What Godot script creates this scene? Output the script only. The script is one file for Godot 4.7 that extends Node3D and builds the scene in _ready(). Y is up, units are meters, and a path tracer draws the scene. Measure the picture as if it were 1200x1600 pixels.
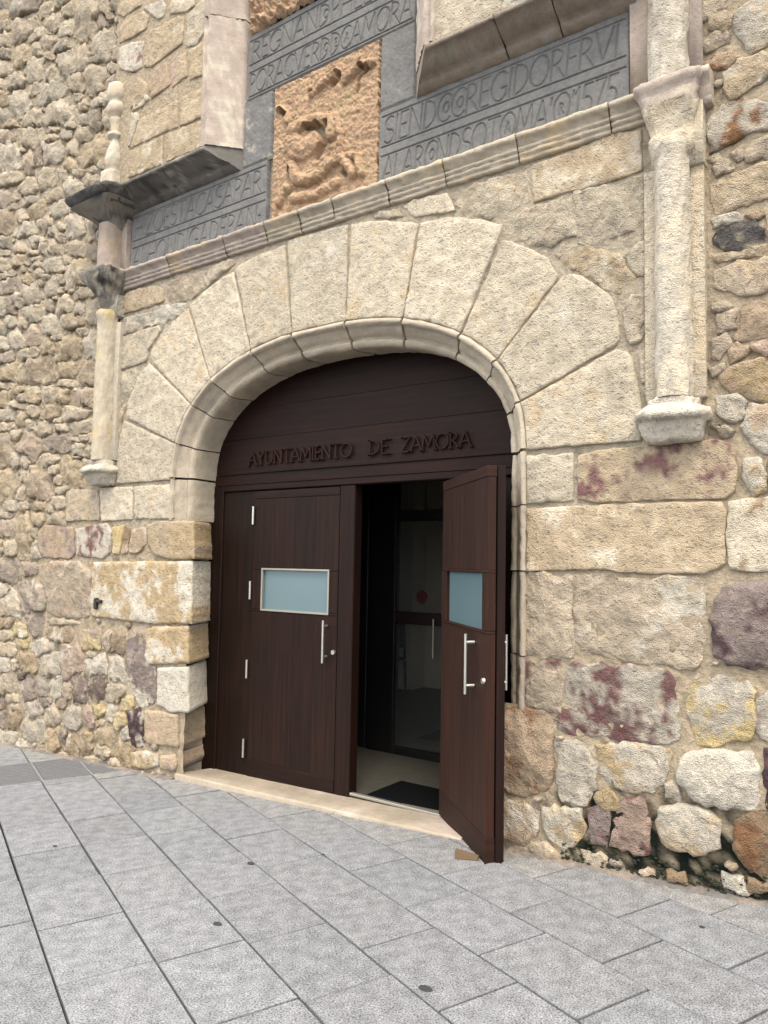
extends Node3D
# Old stone town-hall gateway seen obliquely from the paved street. Units are metres; the wall face is the plane z = 0, x runs right along the wall.

var tones := {}
var na := FastNoiseLite.new()
var nb := FastNoiseLite.new()
var nc := FastNoiseLite.new()
var nr := FastNoiseLite.new()
var M := {}
var rng := RandomNumberGenerator.new()
const ARCH_X := -.015
const ARCH_Y := 2.25
const ARCH_P := 2.3

func _ready():
	# ---------- camera, sky, sun, exposure
	var cam := Camera3D.new()
	cam.name = "camera"
	cam.position = Vector3(3.29, 1.6, 3.85)
	cam.basis = Basis(Vector3.UP, deg_to_rad(35.55)) * Basis(Vector3.RIGHT, deg_to_rad(3.995)) * Basis(Vector3.BACK, deg_to_rad(1.037))
	cam.fov = 68.43
	cam.near = .05
	cam.far = 400.0
	cam.current = true
	add_child(cam)
	var we := WorldEnvironment.new()
	we.name = "environment"
	var e := Environment.new()
	e.background_mode = Environment.BG_SKY
	var sm := ProceduralSkyMaterial.new()
	sm.sky_top_color = Color(.95, .955, .965)
	sm.sky_horizon_color = Color(.84, .86, .88)
	sm.sky_curve = .2
	sm.ground_bottom_color = Color(.36, .36, .35)
	sm.ground_horizon_color = Color(.55, .55, .54)
	var sk := Sky.new()
	sk.sky_material = sm
	e.sky = sk
	e.tonemap_mode = Environment.TONE_MAPPER_LINEAR
	e.tonemap_exposure = 4.1
	e.sdfgi_enabled = true
	e.ssao_enabled = true
	e.ssil_enabled = true
	we.environment = e
	add_child(we)
	var sun := DirectionalLight3D.new()
	sun.name = "sun"
	sun.light_energy = .35
	sun.light_color = Color(1, .96, .9)
	sun.light_angular_distance = 22.0
	sun.shadow_enabled = true
	sun.rotation = Vector3(deg_to_rad(-58), deg_to_rad(38), 0)
	add_child(sun)

	setup()
	var town := thing("town_hall", "old stone town hall front with round arched gateway and dark wooden doors", "building")
	wall(town)
	arch(town)
	string_course(town)
	columns(town)
	upper_bays(town)
	plaques(town)
	doors(town)
	hall()
	pavement()
	grate()
	small_things()

# ---------------------------------------------------------------- helpers
func S(h: String) -> Color:
	return Color(h).srgb_to_linear()

func setup():
	rng.seed = 7
	tones = {
		"cream": S("c9bda9"), "sand": S("bdab91"), "grey": S("bfb09c"), "pale": S("c6bdae"), "white": S("cdc5b7"), "tan": S("b9a48d"),
		"ochre": S("b5a080"), "yellow": S("c4b083"), "straw": S("c6b8a3"), "brown": S("937f68"), "rust": S("8a674d"), "pink": S("ae988a"), "mauve": S("93857f"),
		"purple": S("7b5c5a"), "plum": S("58474a"), "ash": S("9b958c"), "slate": S("64605e"), "mortar": S("bbab93"), "moss": S("1c1d16"), "stain": S("9a8d80"),
		"stone": S("b3a48f"), "mould": S("bdb19f"), "rose": S("b8aa9f"), "dark": S("77736f"), "slab": S("7b7a79"), "relief": S("c4a588"), "sill": S("a99d8d"), "soot": S("4f4e50"),
	}
	for p in [[na, 2.2, 11], [nb, 9.0, 23], [nc, 34.0, 37]]:
		p[0].noise_type = FastNoiseLite.TYPE_SIMPLEX_SMOOTH
		p[0].frequency = p[1]
		p[0].seed = p[2]
		p[0].fractal_octaves = 3
	nr.noise_type = FastNoiseLite.TYPE_CELLULAR
	nr.cellular_return_type = FastNoiseLite.RETURN_DISTANCE
	nr.fractal_type = FastNoiseLite.FRACTAL_NONE
	nr.frequency = 9.0
	nr.seed = 5
	var lime := relief_maps(101, 1024, .8, .7, .2)
	var rough := relief_maps(202, 1024, 1.15, .45, .26)
	var fine := relief_maps(303, 512, .4, .5, .16)
	var gran := granite_maps()
	M.lime = stone_mat(lime, 1.1, 1.3)
	M.rough = stone_mat(rough, .9, 2.4)
	M.fine = stone_mat(fine, .8, .5)
	M.slate = stone_mat(fine, .5, .35)
	M.mortar = stone_mat(rough, .6, 1.1)
	M.relief = stone_mat(rough, .5, 1.3)
	M.granite = stone_mat(gran, .8, .12)
	M.marble = stone_mat(fine, 1.2, .08)
	M.marble.roughness = .55
	var wv := wood_map(false)
	var wh := wood_map(true)
	M.wood = wood_mat(wv, Vector3(1.6, .45, 1.6))
	M.woodh = wood_mat(wh, Vector3(.45, 1.6, 1.6))
	M.raw = plain(S("5f4c36"), .8)
	M.steel = plain(S("b9b6ae"), .38, .9)
	M.trim = plain(S("9a968c"), .45, .7)
	M.iron = plain(S("17181a"), .6)
	M.black = plain(S("0d0d0f"), .7)
	M.grate = plain(S("5b5c5e"), .6, .3)
	M.rubber = plain(S("0b0c0e"), .9)
	M.rubber.metallic_specular = .15
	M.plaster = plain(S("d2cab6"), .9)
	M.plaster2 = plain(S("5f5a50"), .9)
	M.frost = plain(S("53676b"), .3)
	M.frost.metallic_specular = .6
	M.redsign = plain(S("3a080d"), .6)
	M.frame = plain(S("0c0a0b"), .5)
	M.rail = plain(S("1c0709"), .5)
	M.gum = plain(S("2b2b2c"), .9)
	M.glass = StandardMaterial3D.new()
	M.glass.transparency = BaseMaterial3D.TRANSPARENCY_ALPHA
	M.glass.albedo_color = Color(.8, .82, .8, .02)
	M.glass.roughness = .03
	M.glass.metallic_specular = .22

func plain(c: Color, r: float, metal := 0.0) -> StandardMaterial3D:
	var m := StandardMaterial3D.new()
	m.albedo_color = c.linear_to_srgb()
	m.roughness = r
	m.metallic = metal
	return m

func seamless(sd: int, n: int, freq: float, typ: int, oct := 4, ridged := false) -> PackedByteArray:
	var f := FastNoiseLite.new()
	f.seed = sd
	f.noise_type = typ
	f.frequency = freq
	f.fractal_octaves = oct
	if ridged:
		f.fractal_type = FastNoiseLite.FRACTAL_RIDGED
	if typ == FastNoiseLite.TYPE_CELLULAR:
		f.cellular_return_type = FastNoiseLite.RETURN_DISTANCE
		f.fractal_type = FastNoiseLite.FRACTAL_NONE
	var im := f.get_seamless_image(n, n, false, false, .12, true)
	im.convert(Image.FORMAT_L8)
	return im.get_data()

# grain of a stone: height from rough noise, with pits; colour grain around white
func relief_maps(sd: int, n: int, rough: float, pit: float, grain: float) -> Array:
	var a := seamless(sd, n, .012 * 1024.0 / n, FastNoiseLite.TYPE_SIMPLEX_SMOOTH, 6)
	var b := seamless(sd + 1, n, .045 * 1024.0 / n, FastNoiseLite.TYPE_CELLULAR)
	var c := seamless(sd + 2, n, .11 * 1024.0 / n, FastNoiseLite.TYPE_SIMPLEX, 3)
	var d := seamless(sd + 3, n, .02 * 1024.0 / n, FastNoiseLite.TYPE_SIMPLEX_SMOOTH, 3)
	var h := PackedByteArray()
	var t := PackedByteArray()
	h.resize(n * n)
	t.resize(n * n * 3)
	for i in n * n:
		var va := a[i] / 255.0
		var vb := b[i] / 255.0
		var vc := c[i] / 255.0
		var vd := d[i] / 255.0
		var p := clampf((.42 - vb) * 4.0, 0, 1) * clampf((vd - .42) * 5.0, 0, 1) * pit
		var v := clampf(.5 + (va - .5) * rough + (vc - .5) * .45 - p * .45, 0, 1)
		h[i] = int(v * 255)
		var g := clampf(.86 + (vc - .5) * grain + (va - .5) * grain * .6 - p * .1, 0, 1)
		t[i * 3] = int(g * 255)
		t[i * 3 + 1] = int(clampf(g - .004, 0, 1) * 255)
		t[i * 3 + 2] = int(clampf(g - .012 + (vd - .5) * .04, 0, 1) * 255)
	var hi := Image.create_from_data(n, n, false, Image.FORMAT_L8, h)
	return [ImageTexture.create_from_image(Image.create_from_data(n, n, false, Image.FORMAT_RGB8, t)), ImageTexture.create_from_image(hi)]

func granite_maps() -> Array:
	var n := 1024
	var a := seamless(401, n, .07, FastNoiseLite.TYPE_SIMPLEX, 2)
	var b := seamless(402, n, .06, FastNoiseLite.TYPE_CELLULAR)
	var d := seamless(403, n, .008, FastNoiseLite.TYPE_SIMPLEX_SMOOTH, 4)
	var t := PackedByteArray()
	var h := PackedByteArray()
	t.resize(n * n * 3)
	h.resize(n * n)
	var r := RandomNumberGenerator.new()
	r.seed = 3
	for i in n * n:
		var w := r.randf()
		var v := .76 + (a[i] / 255.0 - .5) * .21 + (d[i] / 255.0 - .5) * .2 + (w - .5) * .26
		if b[i] > 175:
			v += .12
		if a[i] < 82:
			v -= .16
		v = clampf(v, .1, 1)
		t[i * 3] = int(v * 255)
		t[i * 3 + 1] = int(v * 254)
		t[i * 3 + 2] = int(v * 255)
		h[i] = int(clampf(.5 + (a[i] / 255.0 - .5) * .6, 0, 1) * 255)
	var hi := Image.create_from_data(n, n, false, Image.FORMAT_L8, h)
	return [ImageTexture.create_from_image(Image.create_from_data(n, n, false, Image.FORMAT_RGB8, t)), ImageTexture.create_from_image(hi)]

func stone_mat(maps: Array, tile: float, ns: float) -> StandardMaterial3D:
	var m := StandardMaterial3D.new()
	m.vertex_color_use_as_albedo = true
	m.albedo_texture = maps[0]
	m.heightmap_enabled = true
	m.heightmap_texture = maps[1]
	m.heightmap_scale = ns
	m.roughness = .95
	m.metallic_specular = .25
	m.uv1_triplanar = true
	m.uv1_world_triplanar = true
	m.uv1_scale = Vector3.ONE / tile
	return m

func wood_map(turn: bool) -> ImageTexture:
	var f := FastNoiseLite.new()
	f.seed = 77
	f.noise_type = FastNoiseLite.TYPE_SIMPLEX_SMOOTH
	f.frequency = .03
	f.fractal_octaves = 5
	var im := f.get_seamless_image(512, 64, false, false, .1, true)
	im.resize(512, 1024, Image.INTERPOLATE_CUBIC)
	f.seed = 78
	f.frequency = .12
	var im2 := f.get_seamless_image(512, 32, false, false, .1, true)
	im2.resize(512, 1024, Image.INTERPOLATE_CUBIC)
	im.convert(Image.FORMAT_L8)
	im2.convert(Image.FORMAT_L8)
	var a := im.get_data()
	var b := im2.get_data()
	var t := PackedByteArray()
	t.resize(512 * 1024 * 3)
	for i in 512 * 1024:
		var v := (a[i] / 255.0 - .5) * 1.1 + (b[i] / 255.0 - .5) * .5
		var g := clampf(.4 + v * .2, .12, .7)
		t[i * 3] = int(g * 255)
		t[i * 3 + 1] = int(clampf(g - .02 - v * .08, 0, 1) * 255)
		t[i * 3 + 2] = int(clampf(g - .03 - v * .1, 0, 1) * 255)
	var o := Image.create_from_data(512, 1024, false, Image.FORMAT_RGB8, t)
	var r := RandomNumberGenerator.new()
	r.seed = 9
	for k in 60: # scratches down to paler wood
		var x := r.randi_range(0, 511)
		var y := r.randi_range(0, 900)
		for j in r.randi_range(20, 110):
			if r.randf() < .7:
				o.set_pixel(x, y + j, Color(.78, .7, .62))
	if turn:
		o.rotate_90(CLOCKWISE)
	return ImageTexture.create_from_image(o)

func wood_mat(t: ImageTexture, sc: Vector3) -> StandardMaterial3D:
	var m := StandardMaterial3D.new()
	m.vertex_color_use_as_albedo = true
	m.albedo_texture = t
	m.roughness = .62
	m.metallic_specular = .27
	m.uv1_triplanar = true
	m.uv1_world_triplanar = true
	m.uv1_scale = sc
	return m

func thing(called: String, label: String, category: String, at := Vector3.ZERO, group := "") -> Node3D:
	var o := Node3D.new()
	o.name = called
	o.position = at
	o.set_meta("label", label)
	o.set_meta("category", category)
	if group:
		o.set_meta("group", group)
	add_child(o, true)
	return o

func part(called: String, mesh: Mesh, mat: Material, parent: Node3D, at := Vector3.ZERO) -> MeshInstance3D:
	var o := MeshInstance3D.new()
	o.name = called
	o.mesh = mesh
	o.material_override = mat
	o.position = at
	parent.add_child(o, true)
	return o

func structure(called: String, mesh: Mesh, mat: Material, at := Vector3.ZERO) -> MeshInstance3D:
	var o := part(called, mesh, mat, self, at)
	o.set_meta("kind", "structure")
	return o

# colour of a stone at a place: two tones in patches, with fine variation
func tint(t1: Color, t2: Color, amt: float, p: Vector3, sd: float) -> Color:
	var v := na.get_noise_3d(p.x * 1.3 + sd, p.y * 1.3, p.z + sd * .7)
	var w := nb.get_noise_3d(p.x, p.y + sd, p.z)
	var f := nc.get_noise_3d(p.x, p.y, p.z + sd)
	var k := smoothstep(-.06, .19, v * .75 + w * .5 + f * .34 - .5 + amt)
	var c := t1.lerp(t2, k)
	return c * (1.0 + w * .2 + v * .14 + f * .12 + sin(sd * 12.9) * .08)

func area_centre(q: PackedVector2Array) -> Vector2:
	var a := 0.0
	var c := Vector2.ZERO
	for i in q.size():
		var u := q[i]
		var v := q[(i + 1) % q.size()]
		var k := u.cross(v)
		a += k
		c += (u + v) * k
	return c / (3.0 * a) if absf(a) > 1e-9 else q[0]

# one stone: its outline in the wall plane, proud of the mortar, edges rounded, face uneven. Returns [mesh, centre]
func stone_mesh(poly: PackedVector2Array, o: Dictionary) -> Array:
	var c := area_centre(poly)
	var q := PackedVector2Array()
	for p in poly:
		q.append(p - c)
	if q.size() > 2 and Geometry2D.is_polygon_clockwise(q):
		q.reverse()
	for k in int(o.get("smooth", 0)):
		var r := PackedVector2Array()
		for i in q.size():
			var u := q[i]
			var v := q[(i + 1) % q.size()]
			r.append(u.lerp(v, .22))
			r.append(u.lerp(v, .78))
		q = r
	var step: float = o.get("step", .03)
	var s := PackedVector2Array()
	for i in q.size():
		var u := q[i]
		var v := q[(i + 1) % q.size()]
		var n := maxi(1, int(round(u.distance_to(v) / step)))
		for k in n:
			s.append(u.lerp(v, float(k) / n))
	var sd: float = o.get("seed", 0.0)
	var jag: float = o.get("jag", .006)
	var ravg := 0.0
	var rmin := 9.0
	for i in s.size():
		var d := s[i].normalized()
		var w := s[i] + c
		s[i] += d * (nb.get_noise_2d(w.x * 1.4 + sd, w.y * 1.4) * jag * 1.6 + nc.get_noise_2d(w.x, w.y + sd) * jag)
		ravg += s[i].length() / s.size()
		rmin = minf(rmin, s[i].length())
	var rr: float = clampf(float(o.get("round", .015)), .003, rmin * .6)
	var rise: float = o.get("rise", .015)
	var amp: float = o.get("amp", .006)
	var depth: float = o.get("depth", .06)
	var dome: float = o.get("dome", .2)
	var crag: float = o.get("crag", 0.0)
	var lean: float = o.get("lean", 0.0)
	var facet: float = o.get("facet", 0.0)
	var dull: float = o.get("dull", 0.0)
	var t1: Color = tones[o.tone].lerp(tones.straw, dull)
	var t2: Color = tones[o.get("tone2", o.tone)].lerp(tones.straw, dull)
	var amt: float = o.get("amt", .2)
	var r2 := RandomNumberGenerator.new()
	r2.seed = int(sd * 977.0) + 5
	var planes := []
	for k in 6:
		var th := TAU * (k + r2.randf() * .9) / 6.0
		planes.append([Vector2(cos(th), sin(th)), r2.randf_range(.05, .7), r2.randf_range(.08, .5) * ravg])
	# points: outline, two rings inside it, then a jittered grid
	var n := s.size()
	var pts := PackedVector2Array(s)
	var lo := s[0]
	var hi := s[0]
	for p in s:
		lo = lo.min(p)
		hi = hi.max(p)
	var dist := PackedFloat32Array()
	dist.resize(n)
	for k in 2:
		for i in n:
			var g := (s[(i + 1) % n] - s[(i - 1 + n) % n]).normalized()
			var p: Vector2 = s[i] + Vector2(-g.y, g.x) * rr * [.3, .95][k]
			if Geometry2D.is_point_in_polygon(p, s):
				pts.append(p)
				dist.append(rr * [.3, .95][k])
	var gx := int((hi.x - lo.x) / step) + 1
	var gy_ := int((hi.y - lo.y) / step) + 1
	for j in gy_ + 1:
		for i in gx + 1:
			var p := lo + Vector2(i + (j % 2) * .5 + r2.randf_range(-.25, .25), j + r2.randf_range(-.25, .25)) * step
			if not Geometry2D.is_point_in_polygon(p, s):
				continue
			var d := 9.0
			for k in n:
				d = minf(d, p.distance_squared_to(s[k]))
			d = sqrt(d)
			if d > maxf(rr * 1.15, step * .55):
				pts.append(p)
				dist.append(d)
	var st := SurfaceTool.new()
	st.begin(Mesh.PRIMITIVE_TRIANGLES)
	for i in pts.size():
		var p := pts[i]
		var w := p + c
		var e := 1.0 - minf(dist[i] / rr, 1.0)
		e = sqrt(maxf(0.0, 1.0 - e * e))
		var z := rise * (e + dome * (1.0 - pow(p.length() / (ravg * 1.3), 2.0)))
		if facet > 0.0:
			var cut := 0.0
			for k in planes:
				cut = minf(cut, k[2] * .35 - k[1] * p.dot(k[0]))
			z += maxf(cut * facet, -rise * .9) * (.3 + .7 * e)
		var big := nb.get_noise_3d(w.x * .8, w.y * .8, sd)
		var fin := nc.get_noise_3d(w.x, w.y, sd)
		z += amp * (big * 1.3 + fin * .8) * (.4 + .6 * e)
		if crag > 0.0:
			z -= crag * maxf(0.0, nr.get_noise_3d(w.x * 1.3, w.y * 1.6, sd) + .55) * (.3 + .7 * e)
		st.set_color(tint(t1, t2, amt, Vector3(w.x, w.y, sd), sd))
		st.add_vertex(Vector3(p.x, p.y, z))
	for i in n:
		st.set_color(tint(t1, t2, amt, Vector3(s[i].x + c.x, s[i].y + c.y, sd), sd))
		st.add_vertex(Vector3(s[i].x + lean, s[i].y, -depth))
	var ix := Geometry2D.triangulate_delaunay(pts)
	for k in ix.size() / 3:
		var a := ix[k * 3]
		var b := ix[k * 3 + 1]
		var d := ix[k * 3 + 2]
		if a < n and b < n and d < n and not Geometry2D.is_point_in_polygon((pts[a] + pts[b] + pts[d]) / 3.0, s):
			continue
		if (pts[b] - pts[a]).cross(pts[d] - pts[a]) > 0.0:
			b = ix[k * 3 + 2]
			d = ix[k * 3 + 1]
		st.add_index(a)
		st.add_index(b)
		st.add_index(d)
	var m := pts.size()
	for i in n:
		var j := (i + 1) % n
		for x in [i, j, m + i, j, m + j, m + i]:
			st.add_index(x)
	st.generate_normals()
	return [st.commit(), c]

func put_stone(called: String, poly: PackedVector2Array, o: Dictionary, mat: Material, parent: Node3D):
	var r := stone_mesh(poly, o)
	part(called, r[0], mat, parent, Vector3(r[1].x, r[1].y, o.get("z", 0.0)))

# a surface through rows of points; ends closed with fans when asked. Turned so that it faces away from the given inside point
func skin(rows: Array, o: Dictionary) -> ArrayMesh:
	var nr_ := rows.size()
	var nc_: int = rows[0].size()
	var loop: bool = o.get("loop", false)
	var inside: Vector3 = o.get("inside", Vector3.ZERO)
	var amp: float = o.get("amp", 0.0)
	var t1: Color = tones[o.tone]
	var t2: Color = tones[o.get("tone2", o.tone)]
	var amt: float = o.get("amt", .2)
	var sd: float = o.get("seed", 0.0)
	var dirt: float = o.get("dirt", -99.0)
	var flip := 0.0
	var nrm := []
	for j in nr_:
		var row := PackedVector3Array()
		for i in nc_:
			var il := (i - 1 + nc_) % nc_ if loop else maxi(i - 1, 0)
			var ir := (i + 1) % nc_ if loop else mini(i + 1, nc_ - 1)
			var du: Vector3 = rows[j][ir] - rows[j][il]
			var dv: Vector3 = rows[mini(j + 1, nr_ - 1)][i] - rows[maxi(j - 1, 0)][i]
			var v := du.cross(dv).normalized()
			flip += v.dot((rows[j][i] - inside).normalized())
			row.append(v)
		nrm.append(row)
	var sg := 1.0 if flip >= 0.0 else -1.0
	var st := SurfaceTool.new()
	st.begin(Mesh.PRIMITIVE_TRIANGLES)
	st.set_smooth_group(0)
	var at: Vector3 = o.get("at", Vector3.ZERO)
	var pts := []
	for j in nr_:
		for i in nc_:
			var p: Vector3 = rows[j][i]
			var d := 0.0
			if amp > 0.0:
				d = amp * (nb.get_noise_3d(p.x + sd, p.y, p.z) * 1.2 + nc.get_noise_3d(p.x, p.y + sd, p.z) * .9)
			var v: Vector3 = p + nrm[j][i] * sg * d
			pts.append(v)
			var cc := tint(t1, t2, amt, p, sd)
			if dirt > -90.0:
				cc = cc.lerp(tones.soot, smoothstep(-.1, .35, nb.get_noise_3d(p.x, p.y * .6, p.z) + na.get_noise_3d(p.x, p.y, p.z) + dirt))
			st.set_color(cc)
			st.add_vertex(v - at)
	for j in nr_ - 1:
		for i in (nc_ if loop else nc_ - 1):
			var a := j * nc_ + i
			var b := j * nc_ + (i + 1) % nc_
			var q := [a, b, a + nc_, b, b + nc_, a + nc_] if sg < 0.0 else [a, a + nc_, b, b, a + nc_, b + nc_]
			for x in q:
				st.add_index(x)
	if o.get("caps", false):
		for j in [0, nr_ - 1]:
			var mid := Vector3.ZERO
			for i in nc_:
				mid += pts[j * nc_ + i] / nc_
			var away: Vector3 = mid - pts[(nr_ - 1 - j) * nc_]
			var base := nr_ * nc_ + (0 if j == 0 else nc_ + 1)
			for i in nc_:
				st.set_smooth_group(1 + mini(j, 1))
				st.set_color(tint(t1, t2, amt, pts[j * nc_ + i], sd))
				st.add_vertex(pts[j * nc_ + i] - at)
			st.set_color(tint(t1, t2, amt, mid, sd))
			st.add_vertex(mid - at)
			for i in nc_:
				var a := base + i
				var b := base + (i + 1) % nc_
				var n: Vector3 = (pts[j * nc_ + i] - mid).cross(pts[j * nc_ + (i + 1) % nc_] - mid)
				for x in ([a, base + nc_, b] if n.dot(away) > 0.0 else [b, base + nc_, a]):
					st.add_index(x)
	st.generate_normals()
	return st.commit()

# a box with chamfered edges, centred; vertex colour for wood and stone
func bar(size: Vector3, bev := .004, col := Color.WHITE) -> ArrayMesh:
	var st := SurfaceTool.new()
	st.begin(Mesh.PRIMITIVE_TRIANGLES)
	var h := size / 2.0
	bev = minf(bev, minf(h.x, minf(h.y, h.z)) * .9)
	var face := func(pts: Array):
		var n: Vector3 = (pts[1] - pts[0]).cross(pts[2] - pts[0])
		var mid := Vector3.ZERO
		for p in pts:
			mid += p / pts.size()
		if n.dot(mid) > 0.0:
			pts.reverse()
		st.set_normal(-((pts[1] - pts[0]).cross(pts[2] - pts[0])).normalized())
		st.set_color(col)
		for k in range(1, pts.size() - 1):
			st.add_vertex(pts[0])
			st.add_vertex(pts[k])
			st.add_vertex(pts[k + 1])
	var g := h - Vector3.ONE * bev
	for a in 3:
		var b := (a + 1) % 3
		var c := (a + 2) % 3
		for s in [-1.0, 1.0]:
			var q := []
			for k in [[-1, -1], [1, -1], [1, 1], [-1, 1]]:
				var p := Vector3.ZERO
				p[a] = s * h[a]
				p[b] = k[0] * g[b]
				p[c] = k[1] * g[c]
				q.append(p)
			face.call(q)
			for s2 in [-1.0, 1.0]:
				var q2 := []
				for k in [[0, -1], [0, 1], [1, 1], [1, -1]]:
					var p := Vector3.ZERO
					p[a] = s * (h[a] if k[0] == 0 else g[a])
					p[b] = s2 * (g[b] if k[0] == 0 else h[b])
					p[c] = k[1] * g[c]
					q2.append(p)
				face.call(q2)
	for x in [-1.0, 1.0]:
		for y in [-1.0, 1.0]:
			for z in [-1.0, 1.0]:
				var k := Vector3(x, y, z)
				face.call([k * Vector3(h.x, g.y, g.z), k * Vector3(g.x, h.y, g.z), k * Vector3(g.x, g.y, h.z)])
	return st.commit()

func block(called: String, x0: float, x1: float, y0: float, y1: float, z0: float, z1: float, mat: Material, parent: Node3D, bev := .004, col := Color.WHITE) -> MeshInstance3D:
	var c := Vector3(x0 + x1, y0 + y1, z0 + z1) / 2.0
	return part(called, bar(Vector3(x1 - x0, y1 - y0, z1 - z0), bev, col), mat, parent, c)

func rod(called: String, a: Vector3, b: Vector3, r: float, mat: Material, parent: Node3D) -> MeshInstance3D:
	var m := CylinderMesh.new()
	m.top_radius = r
	m.bottom_radius = r
	m.height = a.distance_to(b)
	m.radial_segments = 14
	m.rings = 1
	var o := part(called, m, mat, parent, (a + b) / 2.0)
	var y := (b - a).normalized()
	var x := y.cross(Vector3(.3, .2, .9)).normalized()
	o.basis = Basis(x, y, x.cross(y))
	return o

func pv(a: Array) -> PackedVector2Array:
	var r := PackedVector2Array()
	for i in a.size() / 2:
		r.append(Vector2(a[i * 2], a[i * 2 + 1]))
	return r

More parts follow.
